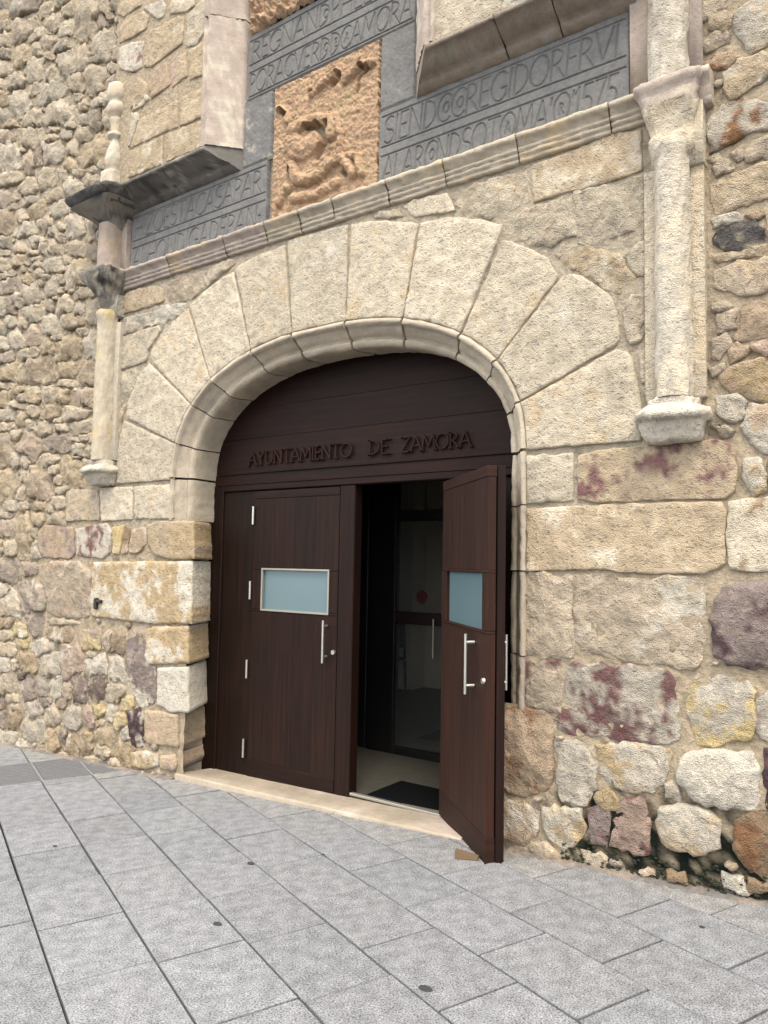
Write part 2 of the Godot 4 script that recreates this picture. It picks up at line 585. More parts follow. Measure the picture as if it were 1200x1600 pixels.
# ---------------------------------------------------------------- wall
# squared and larger stones round the gateway: tone, second tone, share of the second, kind, outline in the wall plane
func squared_stones() -> Array:
	return [
	["cream","pink",.1,"a",[1.51,2.22,1.778,2.216,1.785,1.957,1.511,1.948]],
	["sand","purple",.33,"a",[1.808,2.201,1.912,2.222,2.156,2.226,2.393,2.228,2.501,2.235,2.557,2.215,2.58,2.172,2.593,2.07,2.578,1.979,2.535,1.94,2.238,1.945,1.912,1.94,1.808,1.966,1.802,2.069]],
	["sand","cream",.35,"a",[1.512,1.923,1.796,1.932,2.228,1.935,2.525,1.931,2.539,1.879,2.53,1.636,2.507,1.611,2.435,1.585,2.131,1.576,1.934,1.595,1.513,1.576]],
	["grey","sand",.2,"r",[1.508,1.551,1.534,1.57,1.749,1.574,1.766,1.546,1.778,1.165,1.755,1.13,1.604,1.106,1.511,1.132]],
	["grey","pale",.3,"r",[1.784,1.547,1.831,1.565,2.023,1.553,2.173,1.546,2.277,1.569,2.396,1.562,2.425,1.532,2.421,1.176,2.392,1.128,2.293,1.135,2.171,1.134,1.967,1.148,1.831,1.181,1.796,1.222]],
	["grey","purple",.5,"r",[1.511,1.086,1.696,1.102,1.708,.846,1.556,.839,1.512,.851]],
	["pale","purple",.55,"r",[1.743,1.073,1.796,1.1,1.966,1.105,2.129,1.109,2.232,1.113,2.283,1.082,2.297,.991,2.291,.919,2.311,.841,2.3,.788,2.23,.753,2.02,.748,1.796,.742,1.678,.753,1.678,.798,1.738,.85]],
	["pale","yellow",.5,"r",[2.381,1.062,2.411,1.09,2.616,1.096,2.646,1.041,2.649,.897,2.621,.835,2.474,.784,2.398,.783,2.365,.858,2.361,.938]],
	["mauve","plum",.35,"R",[2.462,1.391,2.482,1.473,2.53,1.535,2.623,1.563,2.799,1.562,2.865,1.441,2.853,1.251,2.793,1.199,2.706,1.153,2.599,1.148,2.516,1.165,2.469,1.201,2.465,1.271]],
	["cream","brown",.4,"a",[2.545,1.93,2.718,1.948,2.899,1.956,2.905,1.613,2.659,1.593,2.549,1.606,2.537,1.696]],
	["pale","mauve",.3,"r",[2.655,1.013,2.704,1.057,2.816,1.06,2.821,.883,2.701,.833,2.657,.86]],
	["tan","rust",.3,"R",[1.32,.791,1.429,.836,1.599,.843,1.665,.824,1.672,.741,1.676,.575,1.662,.457,1.612,.398,1.471,.348,1.383,.355,1.314,.551]],
	["pale","rust",.25,"r",[1.69,.673,1.796,.714,1.841,.671,1.886,.63,1.898,.475,1.848,.393,1.783,.369,1.704,.397,1.697,.525]],
	["pale","ochre",.45,"r",[1.911,.694,2.095,.728,2.268,.725,2.257,.655,2.228,.558,2.152,.504,2.046,.496,1.961,.522,1.924,.612]],
	["white","pale",.4,"R",[2.284,.603,2.324,.711,2.39,.75,2.549,.769,2.665,.787,2.661,.53,2.626,.507,2.494,.497,2.388,.498,2.345,.535]],
	["pale","sand",.4,"R",[2.192,.426,2.232,.457,2.333,.482,2.452,.478,2.493,.453,2.503,.379,2.481,.298,2.417,.256,2.331,.253,2.231,.264,2.203,.326]],
	["brown","rust",.5,"r",[2.56,.424,2.576,.47,2.696,.516,2.82,.53,2.825,.275,2.691,.221,2.593,.239,2.553,.315]],
	["pink","purple",.5,"r",[2.015,.414,2.058,.458,2.141,.468,2.163,.397,2.174,.296,2.162,.214,2.092,.198,1.984,.214,1.991,.28]],
	["mauve","purple",.4,"r",[1.867,.361,1.911,.388,1.96,.368,1.972,.276,1.948,.206,1.885,.21,1.867,.253]],
	["pale","ochre",.4,"r",[1.617,.324,1.678,.348,1.822,.352,1.835,.246,1.796,.178,1.731,.133,1.678,.164,1.618,.2]],
	["tan","pale",.4,"r",[1.341,.282,1.499,.326,1.583,.292,1.583,.192,1.515,.115,1.343,.115]],
	["ochre","yellow",.4,"r",[1.905,.458,1.961,.487,2.009,.448,1.997,.387,1.96,.368,1.911,.406]],
	["pale","grey",.4,"r",[2.25,.563,2.279,.579,2.317,.535,2.3,.498,2.255,.507]],
	["tan","grey",.4,"r",[1.535,.107,1.638,.155,1.725,.083,1.611,.062]],
	["grey","tan",.4,"r",[1.835,.15,1.923,.159,1.96,.144,1.947,.094,1.847,.082]],
	["tan","grey",.4,"r",[2.121,.124,2.162,.151,2.202,.121,2.15,.114]],
	["brown","grey",.4,"r",[2.253,.151,2.33,.164,2.341,.122,2.263,.108]],
	["white","pale",.4,"r",[2.506,.207,2.592,.207,2.611,.148,2.571,.127,2.51,.143]],
	["brown","grey",.4,"r",[2.617,.202,2.691,.205,2.739,.191,2.621,.151]],
	["plum","purple",.4,"r",[2.69,.791,2.749,.81,2.825,.791,2.82,.561,2.696,.531]],
	["grey","sand",.3,"r",[2.41,4.429,2.467,4.461,2.547,4.459,2.576,4.391,2.556,4.383,2.486,4.374,2.425,4.366]],
	["pale","sand",.3,"r",[2.614,4.341,2.681,4.367,2.756,4.355,2.873,4.293,2.879,4.121,2.789,4.126,2.715,4.119,2.659,4.136,2.631,4.191,2.608,4.277]],
	["sand","grey",.3,"r",[2.486,4.368,2.556,4.372,2.604,4.329,2.599,4.292,2.564,4.274,2.495,4.314]],
	["grey","pale",.3,"r",[2.444,4.233,2.495,4.269,2.564,4.263,2.578,4.212,2.534,4.197,2.464,4.197]],
	["tan","rust",.5,"r",[2.463,4.136,2.523,4.157,2.592,4.157,2.616,4.12,2.562,4.087,2.522,4.08,2.473,4.121]],
	["sand","pale",.35,"r",[2.561,4.054,2.625,4.089,2.752,4.077,2.869,4.052,2.875,3.913,2.75,3.971,2.685,3.942,2.627,3.92,2.569,3.913,2.56,3.966]],
	["pale","rust",.4,"r",[2.48,3.84,2.54,3.886,2.636,3.884,2.748,3.834,2.873,3.789,2.871,3.696,2.746,3.718,2.634,3.712,2.557,3.673,2.498,3.68,2.474,3.754]],
	["grey","tan",.3,"r",[2.642,3.624,2.68,3.665,2.745,3.676,2.861,3.627,2.86,3.545,2.744,3.571,2.651,3.568]],
	["tan","grey",.3,"r",[2.576,3.634,2.628,3.65,2.632,3.595,2.613,3.585]],
	["grey","tan",.3,"r",[2.497,3.582,2.536,3.614,2.594,3.58,2.594,3.553,2.516,3.538]],
	["sand","grey",.3,"r",[2.501,3.516,2.612,3.526,2.743,3.534,2.868,3.512,2.865,3.338,2.74,3.363,2.648,3.356,2.514,3.349,2.495,3.419]],
	["pale","grey",.3,"r",[2.499,3.321,2.61,3.324,2.619,3.29,2.503,3.277]],
	["tan","grey",.3,"r",[2.647,3.304,2.694,3.323,2.721,3.284,2.675,3.275]],
	["grey","slate",.55,"r",[2.508,3.254,2.609,3.271,2.684,3.263,2.72,3.212,2.728,3.147,2.626,3.13,2.512,3.178]],
	["sand","grey",.3,"r",[2.739,3.29,2.864,3.298,2.861,3.116,2.746,3.143]],
	["sand","grey",.3,"r",[2.497,3.138,2.607,3.134,2.728,3.137,2.736,3.099,2.607,3.102,2.501,3.11]],
	["grey","sand",.3,"r",[2.505,3.056,2.588,3.08,2.718,3.072,2.842,3.039,2.849,2.926,2.734,2.929,2.66,2.903,2.567,2.953,2.505,2.987]],
	["grey","pale",.3,"r",[2.494,2.893,2.547,2.899,2.575,2.872,2.546,2.853,2.498,2.86]],
	["grey","tan",.3,"r",[2.508,2.842,2.594,2.848,2.583,2.771,2.516,2.756]],
	["tan","sand",.4,"r",[2.627,2.857,2.678,2.873,2.732,2.853,2.847,2.836,2.853,2.685,2.73,2.7,2.639,2.694,2.592,2.707,2.612,2.777]],
	["grey","pale",.3,"r",[2.492,2.713,2.545,2.731,2.554,2.682,2.515,2.625,2.486,2.629]],
	["tan","grey",.3,"r",[2.558,2.655,2.601,2.685,2.652,2.661,2.633,2.618,2.572,2.596]],
	["tan","pink",.4,"r",[2.661,2.66,2.73,2.68,2.844,2.666,2.843,2.597,2.729,2.609]],
	["tan","ochre",.4,"r",[2.523,2.54,2.571,2.575,2.665,2.593,2.728,2.594,2.851,2.566,2.848,2.378,2.725,2.387,2.644,2.422,2.551,2.474]],
	["grey","mauve",.4,"r",[2.48,2.577,2.534,2.591,2.543,2.569,2.495,2.544]],
	["pale","grey",.3,"r",[2.503,2.438,2.588,2.433,2.634,2.392,2.624,2.342,2.587,2.3,2.512,2.354]],
	["pale","tan",.4,"r",[2.643,2.376,2.725,2.372,2.847,2.359,2.843,2.143,2.721,2.142,2.65,2.197,2.614,2.282]],
	["pale","ochre",.3,"r",[2.621,2.129,2.676,2.135,2.715,2.043,2.701,1.984,2.656,1.966,2.62,2.018]],
	["tan","grey",.3,"r",[2.73,2.121,2.843,2.123,2.84,1.958,2.727,1.973]],
	["grey","tan",.3,"r",[2.487,2.294,2.539,2.294,2.586,2.264,2.539,2.237]],
	["sand","cream",.3,"a",[1.535,3.896,1.671,3.892,2.009,3.93,2.15,3.895,2.159,3.672,2.008,3.659,1.771,3.667,1.543,3.662,1.536,3.77]],
	["cream","sand",.3,"r",[1.077,3.862,1.178,3.885,1.489,3.86,1.514,3.815,1.514,3.682,1.398,3.656,1.274,3.65,1.136,3.714,1.034,3.793]],
	["cream","sand",.3,"a",[.646,3.886,.729,3.909,.978,3.885,1.034,3.753,.92,3.763,.731,3.792]],
	["cream","sand",.3,"r",[.376,3.88,.495,3.896,.607,3.875,.637,3.829,.532,3.844]],
	["cream","grey",.3,"r",[1.378,3.593,1.423,3.627,1.581,3.645,1.77,3.649,1.788,3.419,1.654,3.393,1.551,3.414,1.423,3.498]],
	["cream","grey",.3,"r",[1.795,3.66,2.008,3.647,2.165,3.648,2.168,3.383,2.03,3.361,1.891,3.342,1.807,3.368,1.789,3.468]],
	["sand","cream",.3,"r",[1.677,3.333,1.729,3.346,1.857,3.335,2.04,3.236,2.107,3.115,2.097,3.059,2.05,3.034,1.948,3.096,1.831,3.205,1.759,3.242]],
	["cream","sand",.3,"r",[2.074,3.252,2.167,3.288,2.172,3.121,2.13,3.12,2.091,3.18]],
	["grey","cream",.4,"r",[2.062,2.963,2.095,3.014,2.166,3.022,2.176,2.875,2.127,2.838,2.138,2.769,2.094,2.76,2.067,2.837,2.05,2.897]],
	["tan","cream",.4,"r",[2.137,2.703,2.175,2.719,2.179,2.541,2.153,2.556]],
	["sand","grey",.3,"a",[-2.279,3.853,-2.208,3.905,-1.861,3.88,-1.734,3.837,-1.713,3.716,-1.906,3.707,-2.269,3.71]],
	["grey","cream",.3,"r",[-1.681,3.862,-1.51,3.888,-1.279,3.865,-1.21,3.73,-1.395,3.672,-1.672,3.708]],
	["cream","sand",.3,"r",[-1.252,3.873,-1.135,3.883,-.901,3.896,-.899,3.861,-1.009,3.81,-1.187,3.746]],
	["white","pale",.4,"r",[-1.888,3.65,-1.738,3.676,-1.42,3.651,-1.442,3.594,-1.676,3.54,-1.868,3.546]],
	["pale","grey",.3,"r",[-2.297,3.668,-2.163,3.672,-1.908,3.653,-1.897,3.56,-2.153,3.531,-2.287,3.534]],
	["cream","sand",.3,"a",[-2.271,3.513,-1.784,3.532,-1.74,3.48,-1.883,3.341,-1.906,3.255,-2.018,3.234,-2.251,3.23]],
	["cream","pale",.3,"r",[-2.294,3.199,-2.045,3.211,-1.998,3.15,-2.116,2.974,-2.17,2.907,-2.289,2.911]],
	["sand","grey",.3,"r",[-2.287,2.883,-2.175,2.898,-2.207,2.801,-2.254,2.622]],
	["cream","sand",.2,"a",[-2.48,2.219,-2.033,2.21,-2.006,1.933,-2.449,1.925]],
	["cream","sand",.2,"a",[-2.007,2.209,-1.534,2.203,-1.503,1.928,-1.981,1.937]],
	["grey","sand",.4,"a",[-2.994,2.207,-2.915,2.227,-2.506,2.198,-2.468,1.936,-2.971,1.935]],
	["tan","mauve",.35,"a",[-3.426,1.853,-3.323,1.911,-2.857,1.885,-2.82,1.638,-2.883,1.6,-3.332,1.605,-3.414,1.714]],
	["pale","purple",.45,"a",[-2.822,1.865,-2.369,1.914,-2.288,1.841,-2.29,1.66,-2.407,1.605,-2.787,1.629]],
	["yellow","sand",.4,"a",[-2.276,1.877,-2.13,1.892,-2.143,1.75,-2.171,1.643,-2.26,1.651]],
	["brown","tan",.4,"a",[-2.109,1.888,-2.035,1.855,-2.056,1.653,-2.148,1.647]],
	["tan","pale",.5,"a",[-2.021,1.855,-1.832,1.87,-1.809,1.732,-1.942,1.645,-2.042,1.658]],
	["sand","ochre",.5,"j",[-1.814,1.887,-1.686,1.916,-1.246,1.908,-1.218,1.614,-1.51,1.606,-1.723,1.646,-1.79,1.732]],
	["grey","tan",.3,"R",[-3.401,1.575,-2.56,1.594,-2.54,1.128,-2.615,1.078,-3.213,1.073,-3.251,1.304,-3.386,1.417]],
	["ochre","pale",.5,"j",[-2.528,1.576,-1.828,1.594,-1.246,1.601,-1.228,1.124,-1.742,1.094,-2.523,1.11,-2.545,1.273]],
	["ochre","pale",.42,"j",[-1.766,1.05,-1.688,1.08,-1.268,1.106,-1.246,.827,-1.722,.776,-1.774,.83]],
	["white","pale",.4,"j",[-1.615,.761,-1.252,.802,-1.221,.464,-1.442,.436,-1.598,.482]],
	["sand","tan",.4,"j",[-1.753,.414,-1.596,.433,-1.347,.432,-1.333,.188,-1.683,.159,-1.739,.2]],
	["ochre","pale",.4,"j",[-1.907,.066,-1.733,.106,-1.576,.11,-1.557,.016,-1.698,-.036,-1.899,-.05]],
	["tan","mauve",.4,"j",[-1.543,.095,-1.362,.135,-1.345,.051,-1.367,-0,-1.537,-.005]],
	["mauve","pale",.5,"r",[-2.035,.929,-1.886,.999,-1.76,.949,-1.777,.796,-1.655,.757,-1.626,.512,-1.729,.458,-1.822,.439,-1.91,.529,-1.986,.623,-2.027,.817]],
	["plum","pale",.35,"r",[-1.969,.37,-1.848,.419,-1.757,.396,-1.746,.166,-1.775,.128,-1.91,.116]],
	["sand","cream",.3,"u",[-2.037,5.008,-1.588,5.011,-1.58,4.764,-2.016,4.776]],
	["sand","cream",.3,"u",[-1.548,5.004,-1.056,4.979,-1.05,4.749,-1.534,4.768]],
	["sand","cream",.2,"u",[-2.026,5.037,-1.903,5.255,-1.418,5.242,-1.412,5.017,-1.577,5.029]],
	["sand","cream",.3,"u",[-1.382,5.01,-1.362,5.253,-1.059,5.239,-1.046,4.998]],
	["cream","sand",.3,"u",[-2.022,5.353,-1.932,5.321,-1.915,5.251,-2.025,5.061,-2.046,5.059]],
	["sand","cream",.3,"u",[-1.862,5.871,-1.799,5.975,-1.448,5.963,-1.38,5.907,-1.394,5.7,-1.778,5.653,-1.879,5.692]],
	["cream","sand",.3,"u",[-1.342,5.926,-1.169,5.974,-1.07,5.947,-1.048,5.748,-1.225,5.614,-1.353,5.657]],
	["tan","pink",.4,"u",[-1.776,5.616,-1.587,5.633,-1.521,5.411,-1.761,5.373,-1.794,5.458]],
	["sand","pink",.4,"u",[-1.544,5.581,-1.351,5.62,-1.314,5.404,-1.493,5.383]],
	["sand","cream",.3,"u",[-1.3,5.609,-1.054,5.63,-1.044,5.336,-1.286,5.359]],
	["sand","cream",.3,"u",[-2.248,6.181,-2.191,6.235,-1.911,6.2,-1.835,6.111,-1.872,6.024,-2.044,6.02,-2.238,6.042]],
	["sand","grey",.3,"u",[-2.289,6.335,-2.296,6.435,-2.023,6.362,-1.945,6.271,-2.193,6.264]],
	["pale","sand",.3,"u",[-1.921,6.232,-1.675,6.198,-1.616,6.117,-1.638,6.035,-1.72,6.043,-1.822,6.133]],
	["grey","pale",.3,"u",[-1.594,6.094,-1.537,6.137,-1.271,6.019,-1.256,5.959,-1.369,5.951,-1.556,6.021]],
	["pale","purple",.35,"u",[-2.235,6.003,-2.086,5.995,-1.887,5.932,-1.916,5.837,-1.908,5.703,-2.007,5.695,-2.221,5.805]],
	["sand","pale",.35,"u",[-1.858,5.814,-1.771,5.761,-1.711,5.673,-1.778,5.653,-1.88,5.711]],
	["sand","straw",.35,"u",[-2.057,5.573,-1.945,5.625,-1.797,5.514,-1.805,5.416,-1.958,5.379,-2.046,5.4]],
	["cream","sand",.3,"u",[-1.989,5.417,-1.821,5.449,-1.789,5.383,-1.899,5.349,-2.013,5.352]],
	]

# rubble: tone, centre, distance of the outline from the centre in mm all round
func rubble_stones() -> Array:
	return [
	["mauve",-3.479,1.236,[229,217,188,188,190,172,192,239,292,236,210,221,250,139,134,145,189,258]],
	["brown",-3.429,2.284,[206,191,185,169,152,162,181,204,528,221,221,196,152,136,135,164,226,261]],
	["straw",-3.036,6.682,[150,344,336,326,340,403,506,241,183,180,223,218,188,196,205,232,256,177]],
	["ochre",-2.83,5.336,[409,294,216,178,170,119,133,200,226,251,222,166,123,111,111,128,394,533]],
	["brown",-3.548,3.389,[293,265,190,149,143,140,158,214,363,503,280,195,153,139,148,171,239,344]],
	["white",-3.628,6.178,[307,237,133,106,99,113,168,158,214,297,194,133,110,111,101,113,164,345]],
	["grey",-3.365,5.932,[187,160,162,131,116,119,140,195,299,409,250,172,144,145,132,161,396,280]],
	["pale",-2.756,6.336,[204,170,167,145,143,161,174,196,241,182,129,91,79,157,186,214,203,295]],
	["ochre",-3.06,3.542,[189,177,147,162,145,150,128,133,242,224,348,157,124,111,115,136,198,234]],
	["ochre",-3.983,2.299,[153,173,215,178,168,171,194,269,477,379,330,314,157,128,126,145,138,144]],
	["ochre",-3.654,1.815,[120,123,144,157,216,218,246,193,142,133,141,160,232,243,232,261,163,156]],
	["pale",-3.313,6.387,[124,116,127,138,128,137,168,257,224,157,129,127,133,151,147,168,201,158]],
	["ochre",-3.028,4.2,[331,278,217,179,157,115,141,385,171,139,164,169,102,96,103,131,175,312]],
	["pink",-3.67,2.676,[463,177,148,144,132,141,187,178,189,293,165,116,90,84,96,197,197,254]],
	["pale",-3.348,.023,[181,221,208,147,114,105,113,169,200,209,257,125,242,110,105,113,142,194]],
	["pale",-4.171,6.271,[168,144,139,161,156,170,207,249,206,190,168,163,147,167,170,157,220,228]],
	["ochre",-2.967,2.408,[224,196,123,94,131,130,149,177,170,145,136,128,146,135,138,201,286,216]],
	["grey",-4.235,7.142,[269,154,116,104,102,110,138,218,177,173,178,201,179,177,190,224,227,385]],
	["pale",-4.285,5.736,[156,129,130,135,153,165,207,322,521,342,231,170,144,139,150,177,273,221]],
	["pale",-3.083,4.672,[167,170,208,175,163,164,183,251,111,146,121,130,109,104,106,126,197,192]],
	["mauve",-3.168,2.657,[212,204,139,105,91,92,106,134,214,415,204,118,90,80,83,109,157,236]],
	["pale",-3.497,5.535,[181,163,151,122,112,116,138,429,193,170,163,125,106,100,111,164,196,228]],
	["grey",-3.552,5.314,[148,159,124,109,103,113,161,410,293,193,164,181,138,119,122,146,216,166]],
	["pale",-3.753,4.182,[173,119,117,155,145,97,108,218,440,155,141,159,117,101,101,113,158,240]],
	["brown",-2.754,3.271,[170,185,143,111,103,112,149,196,157,143,133,125,137,120,123,149,225,181]],
	["straw",-3.969,5.851,[284,166,111,91,87,95,130,261,232,220,150,107,94,110,127,167,225,285]],
	["straw",-2.867,6.037,[197,197,160,141,144,160,178,158,112,102,109,151,149,140,150,178,234,182]],
	["pale",-2.724,3.519,[141,152,179,159,150,160,103,129,143,112,104,122,129,125,130,162,191,153]],
	["pale",-3.913,6.541,[140,171,136,116,116,136,141,185,266,173,145,140,129,120,127,168,230,170]],
	["ochre",-4.057,3.447,[200,189,139,130,99,95,109,148,452,368,189,129,101,95,99,122,223,239]],
	["pink",-2.777,.699,[153,188,175,164,167,158,174,223,196,168,173,185,180,132,108,112,143,181]],
	["pale",-3.936,4.874,[217,159,109,89,79,79,92,130,208,263,153,98,78,71,77,98,125,315]],
	["pale",-3.649,3.981,[139,122,116,95,86,86,94,128,269,224,141,133,110,104,111,105,118,204]],
	["pale",-3.401,3.812,[178,152,118,110,101,94,100,132,187,167,142,126,107,101,97,111,159,249]],
	["pink",-3.714,3.76,[153,133,130,112,105,110,130,128,174,125,114,156,120,105,107,121,190,188]],
	["white",-3.141,.647,[179,184,198,148,106,93,96,112,151,143,157,183,129,112,117,109,133,199]],
	["white",-2.431,.703,[163,155,169,141,112,61,62,76,163,174,164,151,108,88,82,87,108,176]],
	["straw",-3.906,6.032,[167,133,105,92,93,105,100,127,218,235,143,105,89,84,92,116,212,475]],
	["mauve",-3.88,1.466,[166,161,170,145,121,121,136,188,356,306,265,151,119,113,139,153,162,199]],
	["pale",-2.359,6.365,[99,105,98,96,103,58,62,87,276,190,155,140,132,131,155,188,133,101]],
	["mauve",-3.471,.373,[136,125,134,170,153,146,112,130,197,175,159,179,137,101,89,93,106,157]],
	["mauve",-4.251,7.314,[478,257,142,91,74,71,82,120,349,203,94,62,50,46,50,65,120,349]],
	["brown",-3.013,.951,[317,165,77,54,46,44,50,65,116,222,209,132,106,100,100,107,138,231]],
	["ochre",-4.201,6.79,[182,164,141,137,138,152,193,268,228,177,155,126,115,115,131,128,176,243]],
	["grey",-3.112,6.108,[112,108,96,86,84,97,126,187,191,146,133,113,101,93,100,134,160,127]],
	["grey",-4.306,5.319,[174,146,126,103,96,99,122,199,472,354,202,143,120,111,79,86,142,241]],
	["brown",-4.301,5.056,[131,116,125,105,105,137,169,301,375,301,268,241,140,135,145,154,168,191]],
	["pale",-3.425,4.18,[137,116,124,132,123,91,96,147,112,132,112,113,103,98,91,105,147,125]],
	["pink",-2.752,3.038,[172,183,129,101,93,93,110,164,272,241,154,103,81,75,80,104,205,183]],
	["mauve",-3.404,1.013,[139,147,130,96,80,78,87,109,147,188,137,144,149,164,148,151,154,152]],
	["plum",-2.417,.517,[128,162,165,113,90,84,91,115,117,107,124,157,156,129,121,132,149,134]],
	["ochre",-2.255,.151,[160,156,150,106,92,78,68,78,108,167,156,128,93,81,81,96,114,114]],
	["grey",-3.077,6.327,[120,113,112,125,136,158,220,130,82,67,64,82,117,115,133,165,160,112]],
	["straw",-3.61,6.403,[106,92,86,95,102,118,170,183,114,102,122,112,101,102,109,137,213,156]],
	["mauve",-4.148,4.36,[190,152,99,76,67,67,78,109,238,400,199,124,98,96,100,116,163,205]],
	["grey",-2.714,3.82,[133,141,144,147,107,114,145,164,120,113,122,125,133,127,133,176,179,142]],
	["ochre",-3.328,2.973,[191,145,102,78,70,71,81,118,192,172,192,112,83,77,86,98,98,178]],
	["plum",-2.663,.49,[112,126,142,130,101,95,104,124,156,104,107,124,158,134,132,145,150,115]],
	["straw",-2.924,2.911,[291,132,81,68,64,74,101,132,195,187,161,101,70,61,60,68,95,176]],
	["pale",-4.305,6.574,[168,136,119,105,109,128,129,186,144,99,136,107,102,96,103,125,199,249]],
	["straw",-3.181,3.946,[145,132,117,111,105,103,109,122,157,134,127,103,91,72,69,79,113,157]],
	["pale",-4.01,3.787,[131,117,104,92,104,108,118,158,197,125,117,120,108,110,127,143,183,176]],
	["ochre",-3.06,3.332,[137,141,111,88,79,80,97,145,251,291,173,105,82,74,77,91,135,150]],
	["brown",-4.109,2.657,[128,134,132,146,185,186,215,284,227,204,209,204,189,175,171,193,143,134]],
	["grey",-3.021,1.045,[436,77,38,28,23,23,28,37,75,222,142,65,46,39,38,42,56,99]],
	["ochre",-2.017,.049,[99,213,125,98,81,79,110,114,126,140,154,90,177,146,137,148,178,110]],
	["brown",-3.03,3.797,[156,86,62,57,61,62,71,98,181,167,149,128,103,92,94,108,130,219]],
	["grey",-2.796,2.772,[212,230,109,75,64,63,75,101,188,180,150,102,78,52,52,62,87,138]],
	["ochre",-3.477,.626,[168,176,116,95,92,100,115,150,208,156,159,136,101,90,87,96,143,163]],
	["brown",-3.704,.091,[143,189,185,172,68,65,142,151,139,115,119,170,124,104,99,114,134,135]],
	["ochre",-3.033,.002,[131,124,146,129,98,91,97,112,117,109,116,98,213,183,169,125,127,158]],
	["ash",-4.57,7.512,[401,225,156,130,125,137,176,291,583,401,177,97,74,67,71,88,137,329]],
	["grey",-4.262,5.5,[221,156,98,78,71,74,91,161,468,314,156,101,81,74,77,94,129,231]],
	["pale",-3.335,4.934,[123,178,131,97,84,87,99,139,234,194,130,110,102,93,89,102,135,247]],
	["ochre",-3.754,5.024,[178,154,139,113,79,72,86,128,179,124,116,103,86,85,94,101,140,197]],
	["pink",-3.98,1.88,[165,171,166,99,87,88,101,140,319,304,296,120,93,87,88,97,135,179]],
	["grey",-3.305,2.508,[171,157,92,68,61,61,74,110,164,220,152,89,70,63,67,62,66,119]],
	["mauve",-2.821,5.66,[96,94,101,85,79,87,118,174,104,79,91,95,99,111,139,177,174,118]],
	["pink",-4.399,6.026,[207,99,68,55,50,55,67,138,414,312,178,120,96,90,96,118,199,189]],
	["grey",-3.959,5.323,[185,154,140,121,112,100,102,128,228,147,123,111,92,86,91,109,167,256]],
	["straw",-3.034,4.486,[149,121,83,66,59,62,72,115,210,188,121,86,71,70,87,123,197,216]],
	["straw",-2.806,4.592,[172,184,206,210,211,230,210,118,86,74,83,107,116,135,122,145,114,96]],
	["pale",-3.811,1.162,[107,98,104,119,140,149,131,130,162,62,57,65,80,112,121,170,196,140]],
	["pale",-2.722,.229,[111,114,143,129,109,109,121,130,146,189,194,147,138,112,106,115,140,126]],
	["pale",-3.137,5.109,[116,97,75,68,74,99,125,130,178,138,114,115,102,105,116,134,204,213]],
	["grey",-4.001,4.725,[141,118,92,74,69,73,89,142,193,182,139,95,76,71,75,95,122,212]],
	["pale",-3.436,4.412,[168,141,105,88,83,87,94,126,153,168,114,105,88,83,93,110,143,165]],
	["pale",-3.367,.231,[173,123,131,88,67,59,60,73,103,192,159,135,108,90,82,86,106,154]],
	["brown",-2.735,-.009,[108,112,130,136,112,106,114,87,74,82,135,91,70,72,132,142,164,126]],
	["grey",-2.713,6.649,[72,62,72,105,118,140,184,174,129,45,32,29,30,39,62,180,174,113]],
	["straw",-2.436,6.58,[173,188,123,70,45,36,34,37,42,50,75,64,52,48,51,67,119,182]],
	["pink",-3.944,5.585,[116,116,128,117,115,126,128,163,112,101,116,108,111,122,137,173,187,136]],
	["grey",-3.169,1.968,[186,163,97,71,51,47,53,71,150,145,149,84,64,57,59,69,98,214]],
	["yellow",-2.507,.894,[139,144,184,134,113,110,122,144,172,189,157,121,79,65,63,70,98,148]],
	["pale",-2.766,5.805,[258,157,109,68,58,58,71,112,175,135,101,72,60,56,62,83,122,334]],
	["straw",-2.895,4.022,[98,166,82,57,48,48,56,76,104,166,128,84,66,59,63,75,93,104]],
	["pale",-2.171,.709,[150,140,142,120,109,105,120,128,100,78,75,102,123,115,110,120,177,181]],
	["pink",-2.467,6.129,[182,158,127,111,101,91,93,113,113,120,82,65,60,62,80,155,273,220]],
	["grey",-2.999,5.555,[127,94,88,74,75,96,155,158,153,102,82,80,77,72,77,93,135,177]],
	["grey",-3.567,4.846,[145,101,84,81,84,76,83,119,148,115,101,96,94,104,78,71,76,122]],
	["grey",-3.414,4.586,[114,66,57,56,63,81,110,162,108,93,84,80,80,75,79,100,192,219]],
	["pale",-4.274,4.174,[122,110,121,98,91,97,119,206,332,270,236,173,121,109,108,81,75,71]],
	["grey",-3.369,3.129,[107,105,113,99,89,90,106,149,148,128,124,100,77,69,70,84,114,123]],
	["ochre",-3.456,1.984,[120,113,70,52,46,46,56,79,146,111,105,97,91,85,86,102,126,132]],
	["grey",-3.833,.414,[155,167,163,119,83,77,85,107,251,262,266,207,136,97,89,95,123,175]],
	["grey",-3.167,5.484,[102,84,80,81,81,82,96,138,134,106,96,94,84,81,91,122,133,101]],
	["ochre",-4.027,4.577,[152,113,83,67,62,65,82,139,179,152,138,86,70,64,61,68,97,117]],
	["pale",-4.075,3.018,[148,127,88,73,71,82,82,98,326,304,187,104,78,69,67,77,108,154]],
	["grey",-3.922,1.693,[129,130,132,98,84,84,99,114,96,89,97,140,104,92,89,99,131,144]],
	["pale",-3.275,.779,[194,199,127,101,89,86,94,113,165,199,160,105,87,68,58,57,67,96]],
	["straw",-2.177,.491,[142,175,149,111,92,88,103,103,99,94,100,135,76,64,62,72,100,99]],
	["pale",-3.8,-.1,[164,192,117,80,65,66,75,99,227,293,297,211,144,117,111,120,151,150]],
	["pink",-2.504,.257,[93,77,88,99,107,104,110,120,97,87,90,108,128,107,100,110,117,97]],
	["ochre",-2.518,.033,[100,106,123,129,105,101,109,133,103,90,94,109,129,85,79,82,100,100]],
